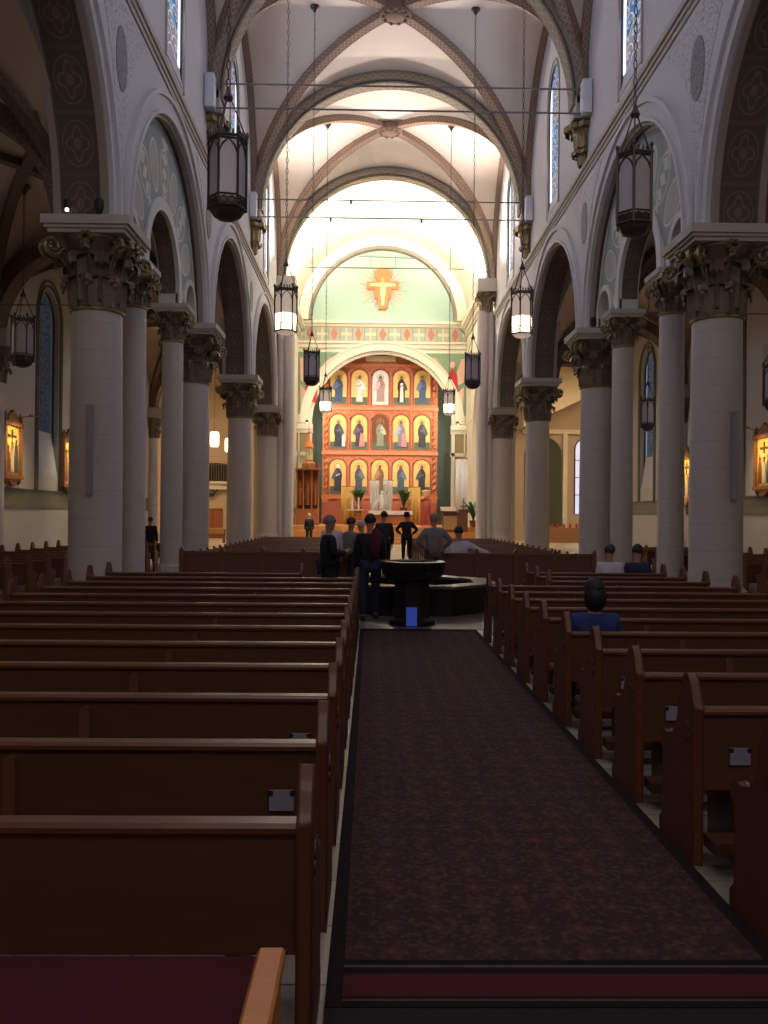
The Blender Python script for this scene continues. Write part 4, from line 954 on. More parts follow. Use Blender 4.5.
m = M(); m.lathe([(.16, .9), (.2, 1.0), (.12, 1.3), (.17, 1.7), (.14, 2.0), (.05, 2.08)], 12); m.ell((0, 0, 2.18), .1, .1, .13); m.tube([(0, 0, 1.9), (-.3, 0, 1.6), (-.45, 0, 1.3)], .05); m.tube([(0, 0, 1.9), (.28, 0, 2.1), (.42, 0, 2.4)], .05); m.obj('figure', MT['cloth'], t)
M().lathe([(.22, 0), (.2, .9), (.24, .92)], 12).obj('pedestal', MT['carved'], t)
for x, lb in ((-.85, 'left'), (2.2, 'right')):
    m = M(); m.lathe([(.3, 0), (.3, .1), (.18, .16), (.16, .7), (.28, .74), (.28, .8)], 16); o = m.obj('plant_stand', MT['carved']); o.location = (x, 58.6, PZ); tag(o, 'round carved stand under the %s palm behind the altar' % lb, 'stand')
def banner(x, w_, label):
    t = thing('gold_banner', label, 'banner', (x, 59.2, PZ), 0, 'tall gold banners')
    m = M(); n = 12; vs = [((i / n - .5) * w_, .03 * math.sin(i * 1.6), z) for z in (2.6, .1) for i in range(n + 1)]
    m.add(vs, [(i, i + 1, n + 2 + i, n + 1 + i) for i in range(n)]); o = m.obj('cloth', MT['goldcloth'], t); o.modifiers.new('thick', 'SOLIDIFY').thickness = .02
    M().lathe([(.18, 0), (.15, .05), (.03, .1), (.03, 2.65)], 10, (0, .1, 0)).obj('pole', MT['carved'], t); M().tube([(-w_ / 2 - .05, 0, 2.62), (w_ / 2 + .05, 0, 2.62)], .03).obj('crossbar', MT['carved'], t)
banner(-1.6, .9, 'gold cloth banner left of the altar'); banner(2.95, .8, 'gold cloth banner right of the altar')
def plant(x, y, z, h, label, n=18, seed=1, spread=.5, pot=True):
    t = thing('potted_palm', label, 'plant', (x, y, z)); rd = random.Random(seed)
    M().lathe([(.14, 0), (.2, .02), (.24, .4), (.26, .42), (.22, .42), (.2, .36)], 16).obj('pot', colmat('clay_pot', 120, 72, 48), t)
    f = M()
    for i in range(n):
        a = rd.random() * 2 * PI; L = h * (.6 + .4 * rd.random()); sp = spread * (.4 + .9 * rd.random()); k = 7; vs = []; fs = []
        pa, pb = math.cos(a), math.sin(a)
        for j in range(k + 1):
            q = j / k; r = sp * q ** 1.5; zz = .35 + L * math.sin(q * 1.9) / math.sin(1.9 if q else 1.57) * (q > 0) if False else .35 + L * (q - .35 * q ** 3)
            wv = .11 * math.sin(PI * min(1, q * .95 + .05)) + .005
            vs += [(r * pa - pb * wv, r * pb + pa * wv, zz), (r * pa, r * pb, zz + .02), (r * pa + pb * wv, r * pb - pa * wv, zz)]
        for j in range(k): b = j * 3; fs += [(b, b + 1, b + 4, b + 3), (b + 1, b + 2, b + 5, b + 4)]
        f.add(vs, fs)
    f.obj('fronds', MT['leaf'], t); return t
plant(-.85, 58.6, PZ + .8, 2.0, 'leafy green palm left of the white cloths behind the altar', 40, 3, .55)
plant(2.2, 58.6, PZ + .8, 2.0, 'leafy green palm right of the white cloths behind the altar', 40, 4, .55)
plant(6.2, 52.6, PZ, 1.9, 'green palm with an arching frond beside the right crossing pier', 14, 5, .9)
plant(-5.1, 55.0, PZ, 1.5, 'green palm in front of the carved side shrine on the left', 18, 6, .6)
t = thing('candle_stand', 'small round stand with two white candles left of the altar', 'stand', (-1.0, 54.6, PZ))
M().lathe([(.25, 0), (.2, .05), (.05, .1), (.05, .95)], 12).obj('stem', MT['carved'], t); M().lathe([(.1, .95), (.55, 1.0), (.55, 1.05), (0, 1.05)], 20).obj('tray', MT['cloth'], t)
for dx in (-.18, .22): M().lathe([(.05, 1.05), (.05, 1.75), (0, 1.8)], 8, (dx, 0, 0)).obj('candle', MT['cloth'], t)
t = thing('robed_statue', 'statue in a red robe with a pale crown right of the altar', 'statue', (3.5, 55.0, PZ))
M().lathe([(.34, .1), (.36, .3), (.3, .8), (.33, 1.3), (.25, 1.55), (.1, 1.66)], 16).obj('robe', colmat('brick_robe', 150, 66, 54), t); m = M(); m.ell((0, 0, 1.8), .12, .13, .16); m.obj('head', MT['skin'], t)
m = M(); m.lathe([(.2, 1.9), (.3, 2.25), (.22, 2.3), (.16, 1.95)], 8); m.obj('crown', colmat('pale_gold', 226, 186, 140), t); M().box(-.35, .35, -.35, .35, 0, .1).obj('plinth', MT['carved'], t)
t = thing('lectern', 'dark wooden lectern with a pale front panel at the right of the sanctuary', 'lectern', (5.0, 51.8, .72))
M().box(-.75, .75, -.28, .28, 0, 1.15).obj('cabinet', MT['wood'], t); M().box(-.7, .1, -.31, -.281, .15, .95).obj('front_panel', colmat('tan_panel', 170, 134, 96), t)
M().prism([(-.45, 1.15), (.4, 1.15), (.4, 1.5), (-.45, 1.25)], 'x', -.85, .1).obj('book_rest', MT['wood'], t); M().box(.25, .8, -.3, .3, 1.15, 1.35).obj('side_top', MT['wood'], t)
t = thing('hanging_banner', 'tall white banner with a grey cross on the wall right of the chancel arch', 'banner', (6.45 - .15, 59.1, 0))
m = M(); m.add([((i / 12 - .5) * 1.15, .02 * math.sin(i * 1.9), z) for z in (5.55, 1.1) for i in range(13)], [(i, i + 1, 14 + i, 13 + i) for i in range(12)])
o = m.obj('cloth', MT['white'], t); o.modifiers.new('thick', 'SOLIDIFY').thickness = .02
m = M(); m.box(-.04, .04, -.06, -.035, 1.4, 2.9); m.box(-.22, .22, -.06, -.035, 2.3, 2.4); m.box(-.13, .13, -.06, -.035, 2.6, 2.66); m.obj('cross_emblem', colmat('grey_thread', 120, 112, 112), t)
M().tube([(-.62, 0, 5.57), (.62, 0, 5.57)], .035).obj('rod', MT['carved'], t)
# carved shrine on the left of the chancel arch
t = thing('carved_shrine', 'tall carved gilt wood shrine with a spired canopy left of the altar screen', 'shrine', (-4.25, 58.2, PZ)); t.scale = (.62, .8, .95)
m = M(); m.box(-1.25, 1.25, -.4, .5, 0, 1.0); m.box(-1.35, 1.35, -.45, .5, 1.0, 1.12); m.obj('base', MT['carved'], t)
m = M()
for x in (-1.15, -.45, .45, 1.15):
    m.lathe([(.1, 1.12), (.07, 1.3), (.07, 3.6), (.12, 3.8), (.13, 3.9), (.02, 4.5)], 10, (x, -.2, 0))
m.obj('pinnacles', MT['carved'], t)
m = M(); m.box(-1.2, 1.2, .2, .45, 1.1, 3.9); m.obj('back_panel', colmat('dark_walnut', 92, 52, 30), t)
for x in (-.8, 0, .8): arched(x - .3, x + .3, 1.4, 3.2, .1, .21).obj('niche', MT['niche'], t); M().lathe([(.16, 1.4), (.17, 1.6), (.11, 2.1), (.15, 2.5), (.05, 2.65), (.09, 2.75), (.08, 2.9), (0, 2.95)], 10, (x, 0, 0)).obj('statuette', MT['carved'], t)
m = M(); m.lathe([(.75, 3.9), (.75, 4.3), (.6, 4.4), (.42, 4.5), (.42, 4.55)], 8, (.1, 0, 0)); m.box(-1.3, 1.3, -.4, .45, 3.85, 4.0); m.obj('cornice', MT['carved'], t)
m = M()
for i in range(6): a = i * PI / 3; m.lathe([(.05, 4.55), (.045, 5.4)], 8, (.1 + .38 * math.cos(a), .38 * math.sin(a), 0))
m.obj('turret_columns', colmat('ivory_paint', 250, 226, 160), t)
M().lathe([(.5, 5.4), (.52, 5.5), (.3, 5.85), (.12, 6.1), (.1, 6.4), (.2, 6.5), (.06, 6.6), (0, 7.2)], 12, (.1, 0, 0)).obj('spire', colmat('orange_wood', 206, 122, 74), t)

# ------------------------------------------------------------------ pews
def end_profile():
    P = [(-.035, 0), (-.035, .70), (-.045, .77), (-.02, .80), (-.005, .85), (.03, .90), (.065, .925), (.10, .90), (.135, .85), (.15, .80), (.175, .77), (.17, .70), (.20, .63), (.26, .575), (.34, .555), (.40, .565), (.435, .545), (.44, .50), (.40, .46), (.385, .35), (.40, .12), (.44, .08), (.44, 0)]
    return P
def pew_proto(L, label, group, cards=(), braces=(), rich=True):
    t = thing('pew', label, 'pew', (0, 0, 0), 0, group)
    M().box(.05, L - .05, 0.0, .028, .36, .738).obj('backrest', MT['wood'], t)
    m = M(); m.prism([(-.022, .735), (.048, .735), (.052, .752), (.045, .766), (-.018, .766), (-.026, .752)], 'x', .05, L - .05); m.obj('top_rail', MT['woodrail'], t)
    m = M(); m.prism([(.03, .415), (.42, .43), (.44, .445), (.43, .46), (.03, .44)], 'x', .05, L - .05); m.obj('seat', MT['wood'], t)
    for x0 in (0, L - .05):
        e = M(); e.prism(end_profile(), 'x', x0, x0 + .05)
        o = e.obj('pew_end', MT['woodr'], t); md = o.modifiers.new('bevel', 'BEVEL'); md.width = .008; md.segments = 2; md.limit_method = 'ANGLE'
        if rich:
            q = M(); xx = -.006 if x0 == 0 else L
            for i in range(4):
                a = PI / 4 + i * PI / 2; q.prism([(.065 + .032 * math.cos(a) + .03 * math.cos(b * PI / 5), .64 + .032 * math.sin(a) + .03 * math.sin(b * PI / 5)) for b in range(10)], 'x', xx, xx + .006)
            q.obj('quatrefoil', MT['wood'], o)
    if rich:
        m = M(); m.box(.06, L - .06, -.17, -.02, .10, .16); m.obj('kneeler', MT['wood'], t)
        for x in (.25, L / 2, L - .25): m = M(); m.prism([(-.15, 0), (.36, 0), (.38, .415), (.03, .415), (.0, .10), (-.15, .10)], 'x', x - .02, x + .02); m.obj('support', MT['wood'], t)
        for x in braces:
            b = M(); b.prism([(x - .026, .36), (x + .026, .36), (x + .026, .68), (x + .018, .70), (x, .71), (x - .018, .70), (x - .026, .68)], 'y', -.04, -.001); b.obj('back_brace', MT['woodrail'], t)
        
        for x in cards: 
            k = M(); k.box(x - .05, x + .05, -.02, -.001, .49, .57); c = k.obj('card_holder', MT['card'], t)
            k = M(); k.box(x - .055, x - .035, -.024, -.021, .55, .572); k.box(x + .035, x + .055, -.024, -.021, .55, .572); k.obj('clip', MT['black'], c)
    return t
PL = 4.0
LP = pew_proto(PL, 'x', 'pews in the left block of the nave', cards=(PL - .19,), braces=(PL - 1.29,))
for k in range(12):
    y = 2.65 + .925 * k
    lb = 'long oak pew in the left block, %s row from the camera' % ORD[k]
    if k == 0: LP.location = (-.165 - PL, y, 0); LP['label'] = lb
    else: dup(LP, (-.165 - PL, y, 0), None, lb)
for ch in [c for c in LP.children if c.name.startswith(('back_brace', 'card_holder'))]:
    for g in list(ch.children): bpy.data.objects.remove(g)
    bpy.data.objects.remove(ch)
RPL = 3.4
RP = pew_proto(RPL, 'x', 'pews in the right block of the nave', cards=(.24,), braces=(.95,))
for k in range(10):
    y = 3.33 + .925 * k; lb = 'oak pew in the right block, %s row from the camera' % ORD[k]
    if k == 0: RP.location = (1.58, y, 0); RP['label'] = lb
    else: dup(RP, (1.58, y, 0), None, lb)
SP = pew_proto(2.35, 'x', 'short pews beside the baptismal font', braces=(1.0,))
for k in range(3):
    y = 3.33 + .925 * (10 + k); lb = 'short oak pew right of the font, %s of three rows' % ('first', 'middle', 'last and occupied by two people')[k]
    if k == 0: SP.location = (2.58, y, 0); SP['label'] = lb
    else: dup(SP, (2.58, y, 0), None, lb)
S2 = pew_proto(3.1, 'x', 'short pews beside the baptismal font', braces=(1.0,)); S2.location = (-4.165, 2.65 + .925 * 12, 0); S2['label'] = 'short oak pew left of the font, last row of the left block'
# panelled fronts before the second block
def screen(x0, L, label, y=19.4):
    t = thing('panelled_screen', label, 'screen', (x0, y, 0), 0, 'panelled pew fronts')
    M().box(0, L, 0, .03, .05, .82).obj('panel', MT['wood'], t); M().box(0, L, -.03, .05, .82, .87).obj('top_rail', MT['woodrail'], t)
    n = max(2, round(L / 1.0))
    for i in range(n + 1):
        x = L * i / n; m = M(); m.prism([(x - .05, 0), (x + .05, 0), (x + .05, .88), (x + .03, .93), (x, .97), (x - .03, .93), (x - .05, .88)], 'y', -.05, .06); m.obj('post', MT['woodr'], t)
screen(-4.2, 3.6, 'panelled oak pew front on the left beyond the font'); screen(1.5, 3.5, 'panelled oak pew front on the right beyond the font')
F1 = pew_proto(3.7, 'x', 'far pews left of the aisle', rich=False); F2 = pew_proto(3.5, 'x', 'far pews right of the aisle', rich=False)
for P in (F1, F2):
    for ch in P.children:
        if ch.name.startswith('pew_end'): ch.scale = (1, 1, .89)
for k in range(18):
    y = 20.0 + .93 * k
    for P, x, sd in ((F1, -4.3, 'left'), (F2, 1.5, 'right')):
        lb = 'oak pew beyond the font on the %s, %s row of the far block' % (sd, ORD[k])
        if k == 0: P.location = (x, y, 0); P['label'] = lb
        else: dup(P, (x, y, 0), None, lb)
A1 = pew_proto(2.5, 'x', 'pews in the left aisle', rich=False); A2 = pew_proto(2.6, 'x', 'pews in the right aisle', rich=False)
for k in range(16):
    y = 13.2 + .93 * k
    for P, x, sd in ((A1, -8.75, 'left'), (A2, 7.75, 'right')):
        lb = 'oak pew in the %s side aisle, %s from the camera' % (sd, ORD[k])
        if k == 0: P.location = (x, y, 0); P['label'] = lb
        else: dup(P, (x, y, 0), None, lb)
# cushioned bench in the lower left corner
t = thing('cushioned_bench', 'golden oak armed bench with a maroon seat cushion in the lower left corner', 'bench', (-2.32, 1.6, 0))
m = M(); m.box(0, 2.06, 0, .86, .41, .46); o = m.obj('seat_cushion', MT['maroon'], t); md = o.modifiers.new('b', 'BEVEL'); md.width = .02; md.segments = 3
M().box(0, 2.07, .02, .80, .34, .40).obj('seat_frame', MT['bench'], t)
for x in (2.08, ):
    m = M(); m.box(x - .035, x + .035, -.02, .60, .575, .61); o = m.obj('armrest', MT['bench'], t); o.modifiers.new('b', 'BEVEL').width = .008
    M().box(x - .025, x + .025, .52, .58, 0, .575).obj('leg', MT['bench'], t)
    M().box(x - .025, x + .025, .0, .06, 0, .575).obj('leg', MT['bench'], t)
    M().box(x - .02, x + .02, .06, .52, .30, .36).obj('stretcher', MT['bench'], t)

# carpet runner
m = M(); m.box(-.145, 1.575, 1.0, 2.98, .001, .012); tag(m.obj('doormat', colmat('black_mat', 24, 18, 22)), 'plain black mat at the bottom edge before the patterned aisle carpet', 'mat')
m = M(); m.box(-.145, 1.575, 2.985, 12.9, .001, .014); tag(m.obj('carpet_runner', MT['carpet']), 'long dark red patterned carpet down the centre aisle', 'carpet')

# ------------------------------------------------------------------ font and pool
t = thing('baptismal_pool', 'octagonal dark granite pool behind the raised font bowl', 'pool', (XC + .1, 15.95, 0))
def octa(r, off=PI / 8): return [(r * math.cos(off + i * PI / 4), r * math.sin(off + i * PI / 4)) for i in range(8)]
m = M(); oo, ii = octa(1.5), octa(1.2)
for i in range(8):
    j = (i + 1) % 8
    m.prism([oo[i], oo[j], ii[j], ii[i]], 'z', 0, .46)
m.obj('pool_wall', MT['granite'], t)
m = M(); oo, ii = octa(1.56), octa(1.15)
for i in range(8):
    j = (i + 1) % 8; m.prism([oo[i], oo[j], ii[j], ii[i]], 'z', .46, .51)
m.obj('rim', MT['graniter'], t)
m = M(); m.prism(octa(1.19), 'z', .0, .40); m.obj('water', MT['water'], t)
t = thing('baptismal_font', 'dark stone font with a wide octagonal bowl at the end of the carpet', 'font', (XC - .05, 13.55, 0))
M().lathe([(.38, 0), (.38, .08), (.31, .12), (.29, .3), (.29, .68)], 8, rot=PI / 8).obj('pedestal', MT['granite'], t)
M().lathe([(.30, .68), (.44, .72), (.50, .80), (.53, .90), (.54, .97), (.44, .97), (.40, .90), (0, .90)], 8, rot=PI / 8).obj('bowl', MT['granite'], t)
M().lathe([(.525, .965), (.535, .985), (.43, .99), (.42, .965)], 8, rot=PI / 8).obj('rim', MT['graniter'], t)
M().lathe([(.41, .945), (.41, .95), (0, .95)], 8, rot=PI / 8).obj('water', MT['water'], t)
M().box(-.10, .06, -.385, -.36, .02, .30).obj('blue_reflection_patch', MT['bluereflect'], t)  # added glowing patch, painted stand-in for a blue reflection on the granite
struct('floor_font_platform', M().box(-2.0, 3.4, 12.92, 17.9, 0.0, .006), plain('brown_stone_floor', lin(104, 84, 76), .35))

# ------------------------------------------------------------------ lanterns
def hexp(r, off=0): return [(r * math.cos(off + i * PI / 3), r * math.sin(off + i * PI / 3)) for i in range(6)]
def chain_mesh(z0, z1):
    m = M(); L = .13; n = int((z1 - z0) / L); L = (z1 - z0) / n
    for k in range(n):
        zc = z0 + (k + .5) * L; a = (k % 2) * PI / 2; P = []
        for i in range(8):
            q = 2 * PI * i / 8; r = .026 * math.cos(q); P.append((r * math.cos(a), r * math.sin(a), zc + L * .58 * math.sin(q)))
        m.tube(P, .0085, 4, closed=True)
    return m
def lantern(x, y, z, lit, label, ztop, group, sc_=1.0, detail=True):
    t = thing('hanging_lantern', label, 'lantern', (x, y, z), 0.2, group); r, h = .27 * sc_, 1.0 * sc_
    m = M(); P = hexp(r)
    for (a, b) in P: m.tube([(a, b, -.02 * sc_), (a, b, h), (a * 1.02, b * 1.02, h + .07 * sc_)], .020 * sc_, 6); m.ell((a * 1.02, b * 1.02, h + .1 * sc_), .03 * sc_, .03 * sc_, .045 * sc_, 6, 5)
    for i in range(6):
        (a, b), (c, d) = P[i], P[(i + 1) % 6]
        for zz, rr in ((0, .02), (.16 * h, .012), (h, .022), (h * .96, .014)): m.tube([(a, b, zz), (c, d, zz)], rr * sc_, 6)
        # pointed arch tracery at the top, scrolls at the bottom
        A, B = Vector((a, b, h * .72)), Vector((c, d, h * .72)); mid = (A + B) / 2; mid.z = h * .95
        m.tube([A, A.lerp(mid, .35) + Vector((0, 0, .06 * sc_)), mid, B.lerp(mid, .35) + Vector((0, 0, .06 * sc_)), B], .012 * sc_, 5)
        for q in (.3, .7):
            cpt = Vector((a, b, .08 * h)).lerp(Vector((c, d, .08 * h)), q)
            e = (Vector((c, d, 0)) - Vector((a, b, 0))).normalized()
            m.tube([cpt + e * .045 * sc_ * math.cos(k * PI / 4) + Vector((0, 0, .05 * sc_ * math.sin(k * PI / 4))) for k in range(8)], .008 * sc_, 4, closed=True)
        for q in (.25, .5, .75):
            cpt = Vector((a, b, h)).lerp(Vector((c, d, h)), q); m.ell((cpt.x, cpt.y, h + .05 * sc_), .018 * sc_, .018 * sc_, .05 * sc_, 6, 4)
    m.obj('frame', MT['iron'], t)
    inner = .95 * r
    if lit:
        M().lathe([(inner, h * .42), (inner, h * .97)], 6).obj('upper_glass', MT['lampmid'], t)
        M().lathe([(inner * .9, .02), (inner, .05 * h), (inner, h * .42)], 6).obj('lit_glass', MT['lamplit'], t)
        M().lathe([(r * .6, -.07 * sc_), (r * .95, 0), (r * .9, .02)], 6).obj('bottom_pan', MT['lampmid'], t)
    else:
        M().lathe([(inner, .02 * h), (inner, h * .97)], 6).obj('glass', MT['lampglass'], t)
        M().lathe([(r * .3, -.16 * sc_), (r * .7, -.12 * sc_), (r * 1.0, 0), (r * .96, .12 * h)], 6).obj('bottom_pan', MT['iron'], t)
    ap = h + .62 * sc_; m = M()
    for i in (0, 2, 4): m.tube([(P[i][0], P[i][1], h + .05 * sc_), (P[i][0] * .12, P[i][1] * .12, ap)], .011 * sc_, 5)
    m.lathe([(.06 * sc_, ap - .03), (.075 * sc_, ap), (.035 * sc_, ap + .08), (.02, ap + .16)], 10)
    m.obj('suspension', MT['iron'], t)
    chain_mesh(ap + .15, ztop - z).obj('chain', MT['iron'], t)
    M().lathe([(.03, ztop - z - .22), (.10, ztop - z - .1), (.16, ztop - z - .05), (.16, ztop - z + .02)], 14).obj('ceiling_plate', MT['iron'], t)
    if lit: point('lantern_glow', (x, y, z + .3), 30, (1.0, .78, .55), .12)
    return t
def atop(s, x, y):
    r = (AW - 6.45) / 2; cxx = XC + s * (AW + 6.45) / 2
    for (a, b) in BAYS:
        if a <= y <= b: q = min(abs(x - cxx) / r, abs(y - (a + b) / 2) / ((b - a) / 2)); return ASP + .1 + 3.1 * math.sqrt(1 - q * q)
def vtop(x, y):
    for (a, b) in BAYS:
        if a <= y <= b:
            u = abs(x - XC) / VA; v = abs(y - (a + b) / 2) / ((b - a) / 2); q = min(u, v); return VZ + VH * math.sqrt(1 - q * q)
    return VZ + VH
for (y, dl, dr, zl, zr, ll, rl) in ((12.6, 1, 1, 6.1, 5.95, 0, 0), (21.2, 1, 1, 6.15, 6.15, 1, 1), (30.4, 1, 1, 6.35, 6.3, 0, 0), (39.6, 1, 1, 6.4, 6.35, 1, 1)):
    k = {12.6: 'nearest and largest', 21.2: 'second', 30.4: 'third', 39.6: 'farthest and smallest'}[y]
    for s, x, z, lit, side in ((-1, XC - 2.82, zl, ll, 'left'), (1, XC + {12.6: 3.1, 21.2: 2.95}.get(y, 2.82), zr, rl, 'right')):
        lantern(x, y, z, lit, '%s hexagonal lantern, %s of the %s row down the nave' % ('glowing' if lit else 'unlit dark', k, side), vtop(x, y), 'lanterns hanging in the nave')
lantern(-9.05, 22.6, 5.6, 0, 'unlit lantern hanging in the left side aisle before the dim window', atop(-1, -9.05, 22.6), 'lanterns hanging in the aisles', 1.05)
lantern(10.6, 22.8, 4.7, 0, 'unlit lantern at the right edge above the gold framed picture', atop(1, 10.6, 22.8), 'lanterns hanging in the aisles', 1.0)
lantern(10.4, 32.6, 5.1, 0, 'unlit lantern in the right side aisle between the thin columns', atop(1, 10.4, 32.6), 'lanterns hanging in the aisles', 1.0)

# spotlights and other small fixtures
for s, side in ((-1, 'left'), (1, 'right')):
    m = M(); m.box(-.055, .055, -.06, .06, 0, 1.65); m.box(-.045, .045, -.075, -.06, .05, 1.6)
    o = m.obj('column_speaker', colmat('speaker_grey', 152, 144, 140)); o.location = (XC + s * 6.0 + (.06 if s < 0 else .12), 16.8 - .58, 2.05); tag(o, 'slim tall speaker on the front of the nearest %s column' % side, 'speaker', 'slim column speakers')
def fixture(x, y, z, label, lit=True, d=(0, -1, 0)):
    t = thing('spotlight', label, 'spotlight', (x, y, z)); M().lathe([(.05, -.1), (.09, .0), (.09, .16), (.04, .2)], 12).obj('housing', MT['black'], t)
    if lit: M().ell((.0, -.06, -.02), .038, .038, .038, 10, 8).obj('bulb', G('bulb_glow').base((1, 1, 1)).emit((1.0, .93, .82), 9.0).m, t)
fixture(XC - 6.35, 16.15, 7.3, 'small shining spotlight on top of the nearest left capital')
fixture(XC - 5.75, 16.1, 7.3, 'small dark spotlight on the aisle corner of the nearest left capital', False)
fixture(XC - 5.3, 35.6, 7.3 - .4, 'tiny bright spotlight beside the capital left of the lit transept')
fixture(XC + 5.7, 25.1, 7.3, 'small dark spotlight on the right capital beyond the painted arch', False)
fixture(XC - 5.15, 60.0 - .3, 8.0, 'tiny bright bulb on the ledge left of the altar screen')
fixture(XC + 5.2, 60.0 - .3, 8.0, 'tiny bright bulb on the ledge right of the altar screen')

# ------------------------------------------------------------------ stations of the cross (framed pictures)
def station(s, y, label, zc=3.2, seed=0):
    x = XC + s * (AW - .1); rz = PI / 2 if s < 0 else -PI / 2
    t = thing('framed_picture', label, 'picture', (x, y, zc), rz, 'carved framed pictures in the aisles'); t.scale = (.85, .85, .8)   # local: faces -y
    m = M(); w2, h2 = .62, .95
    for (a, b, c, d) in ((-w2 - .14, -w2 + .02, -h2, h2), (w2 - .02, w2 + .14, -h2, h2)): m.box(a, b, -.12, .04, c, d)
    m.box(-w2 - .2, w2 + .2, -.14, .04, h2, h2 + .16); m.box(-w2 - .2, w2 + .2, -.14, .04, -h2 - .16, -h2)
    m.prism([(-.5, h2 + .16), (.5, h2 + .16), (.35, h2 + .42), (.12, h2 + .5), (0, h2 + .62), (-.12, h2 + .5), (-.35, h2 + .42)], 'y', -.1, .03)
    for q in (-1, 1): m.lathe([(.09, h2 + .16), (.11, h2 + .3), (.05, h2 + .42), (0, h2 + .55)], 8, (q * .66, -.05, 0)); m.lathe([(.0, -h2 - .4), (.08, -h2 - .3), (.1, -h2 - .16)], 8, (q * .55, -.05, 0))
    m.prism([(-.5, -h2 - .16), (.5, -h2 - .16), (.2, -h2 - .34), (0, -h2 - .42), (-.2, -h2 - .34)], 'y', -.1, .03)
    m.obj('carved_frame', MT['carved'], t)
    cv = M(); cv.box(-w2, w2, -.03, .0, -h2, h2)
    c = cv.obj('picture_panel', mk_stencil('picture_paint_%d' % seed, lin(226, 190, 96), lin(176, 128, 52), 5), t)
    rd = random.Random(seed)
    for k in range(3):
        cx = -.35 + .35 * k; f = M(); hh = .7 + .4 * rd.random()
        f.prism([(cx - .16, -.85), (cx + .16, -.85), (cx + .1, -.85 + hh), (cx, -.85 + hh + .12), (cx - .1, -.85 + hh)], 'y', -.06, -.031); f.ell((cx, -.05, -.85 + hh + .2), .08, .02, .1, 8, 6)
        f.obj('painted_figure', colmat('station_%d' % k, *((120, 66, 40), (200, 180, 140), (66, 74, 84))[k]), c)
    f = M(); f.box(-.05, .05, -.06, -.031, 0.0, .8); f.box(-.35, .35, -.06, -.031, .5, .6); f.obj('painted_cross', colmat('dark_walnut', 92, 52, 30), c)
    g = M(); g.tube([(0, -.05, h2 + .3), (0, -.8, h2 + .38)], .015); g.tube([(-.35, -.8, h2 + .38), (.35, -.8, h2 + .38)], .03, 8); g.obj('picture_light', MT['gold'], t)
    area('picture_lamp_light', (x - s * .80, y, zc + .95), (s * .62, 0, -.95), .6, .06, 16, (1.0, .78, .44), 1.9)
    return t
station(-1, 27.05, 'carved framed picture glowing gold on the left aisle wall, left of the dim window', 3.6, 1)
station(-1, 32.1, 'carved framed picture on the left aisle wall, mostly hidden by the nearest column', 3.5, 2)
station(1, 27.5, 'glowing gold picture in a carved frame at the right edge of the view', 3.5, 3)
station(1, 34.3, 'carved framed picture on the right aisle wall behind the columns', 3.25, 4)

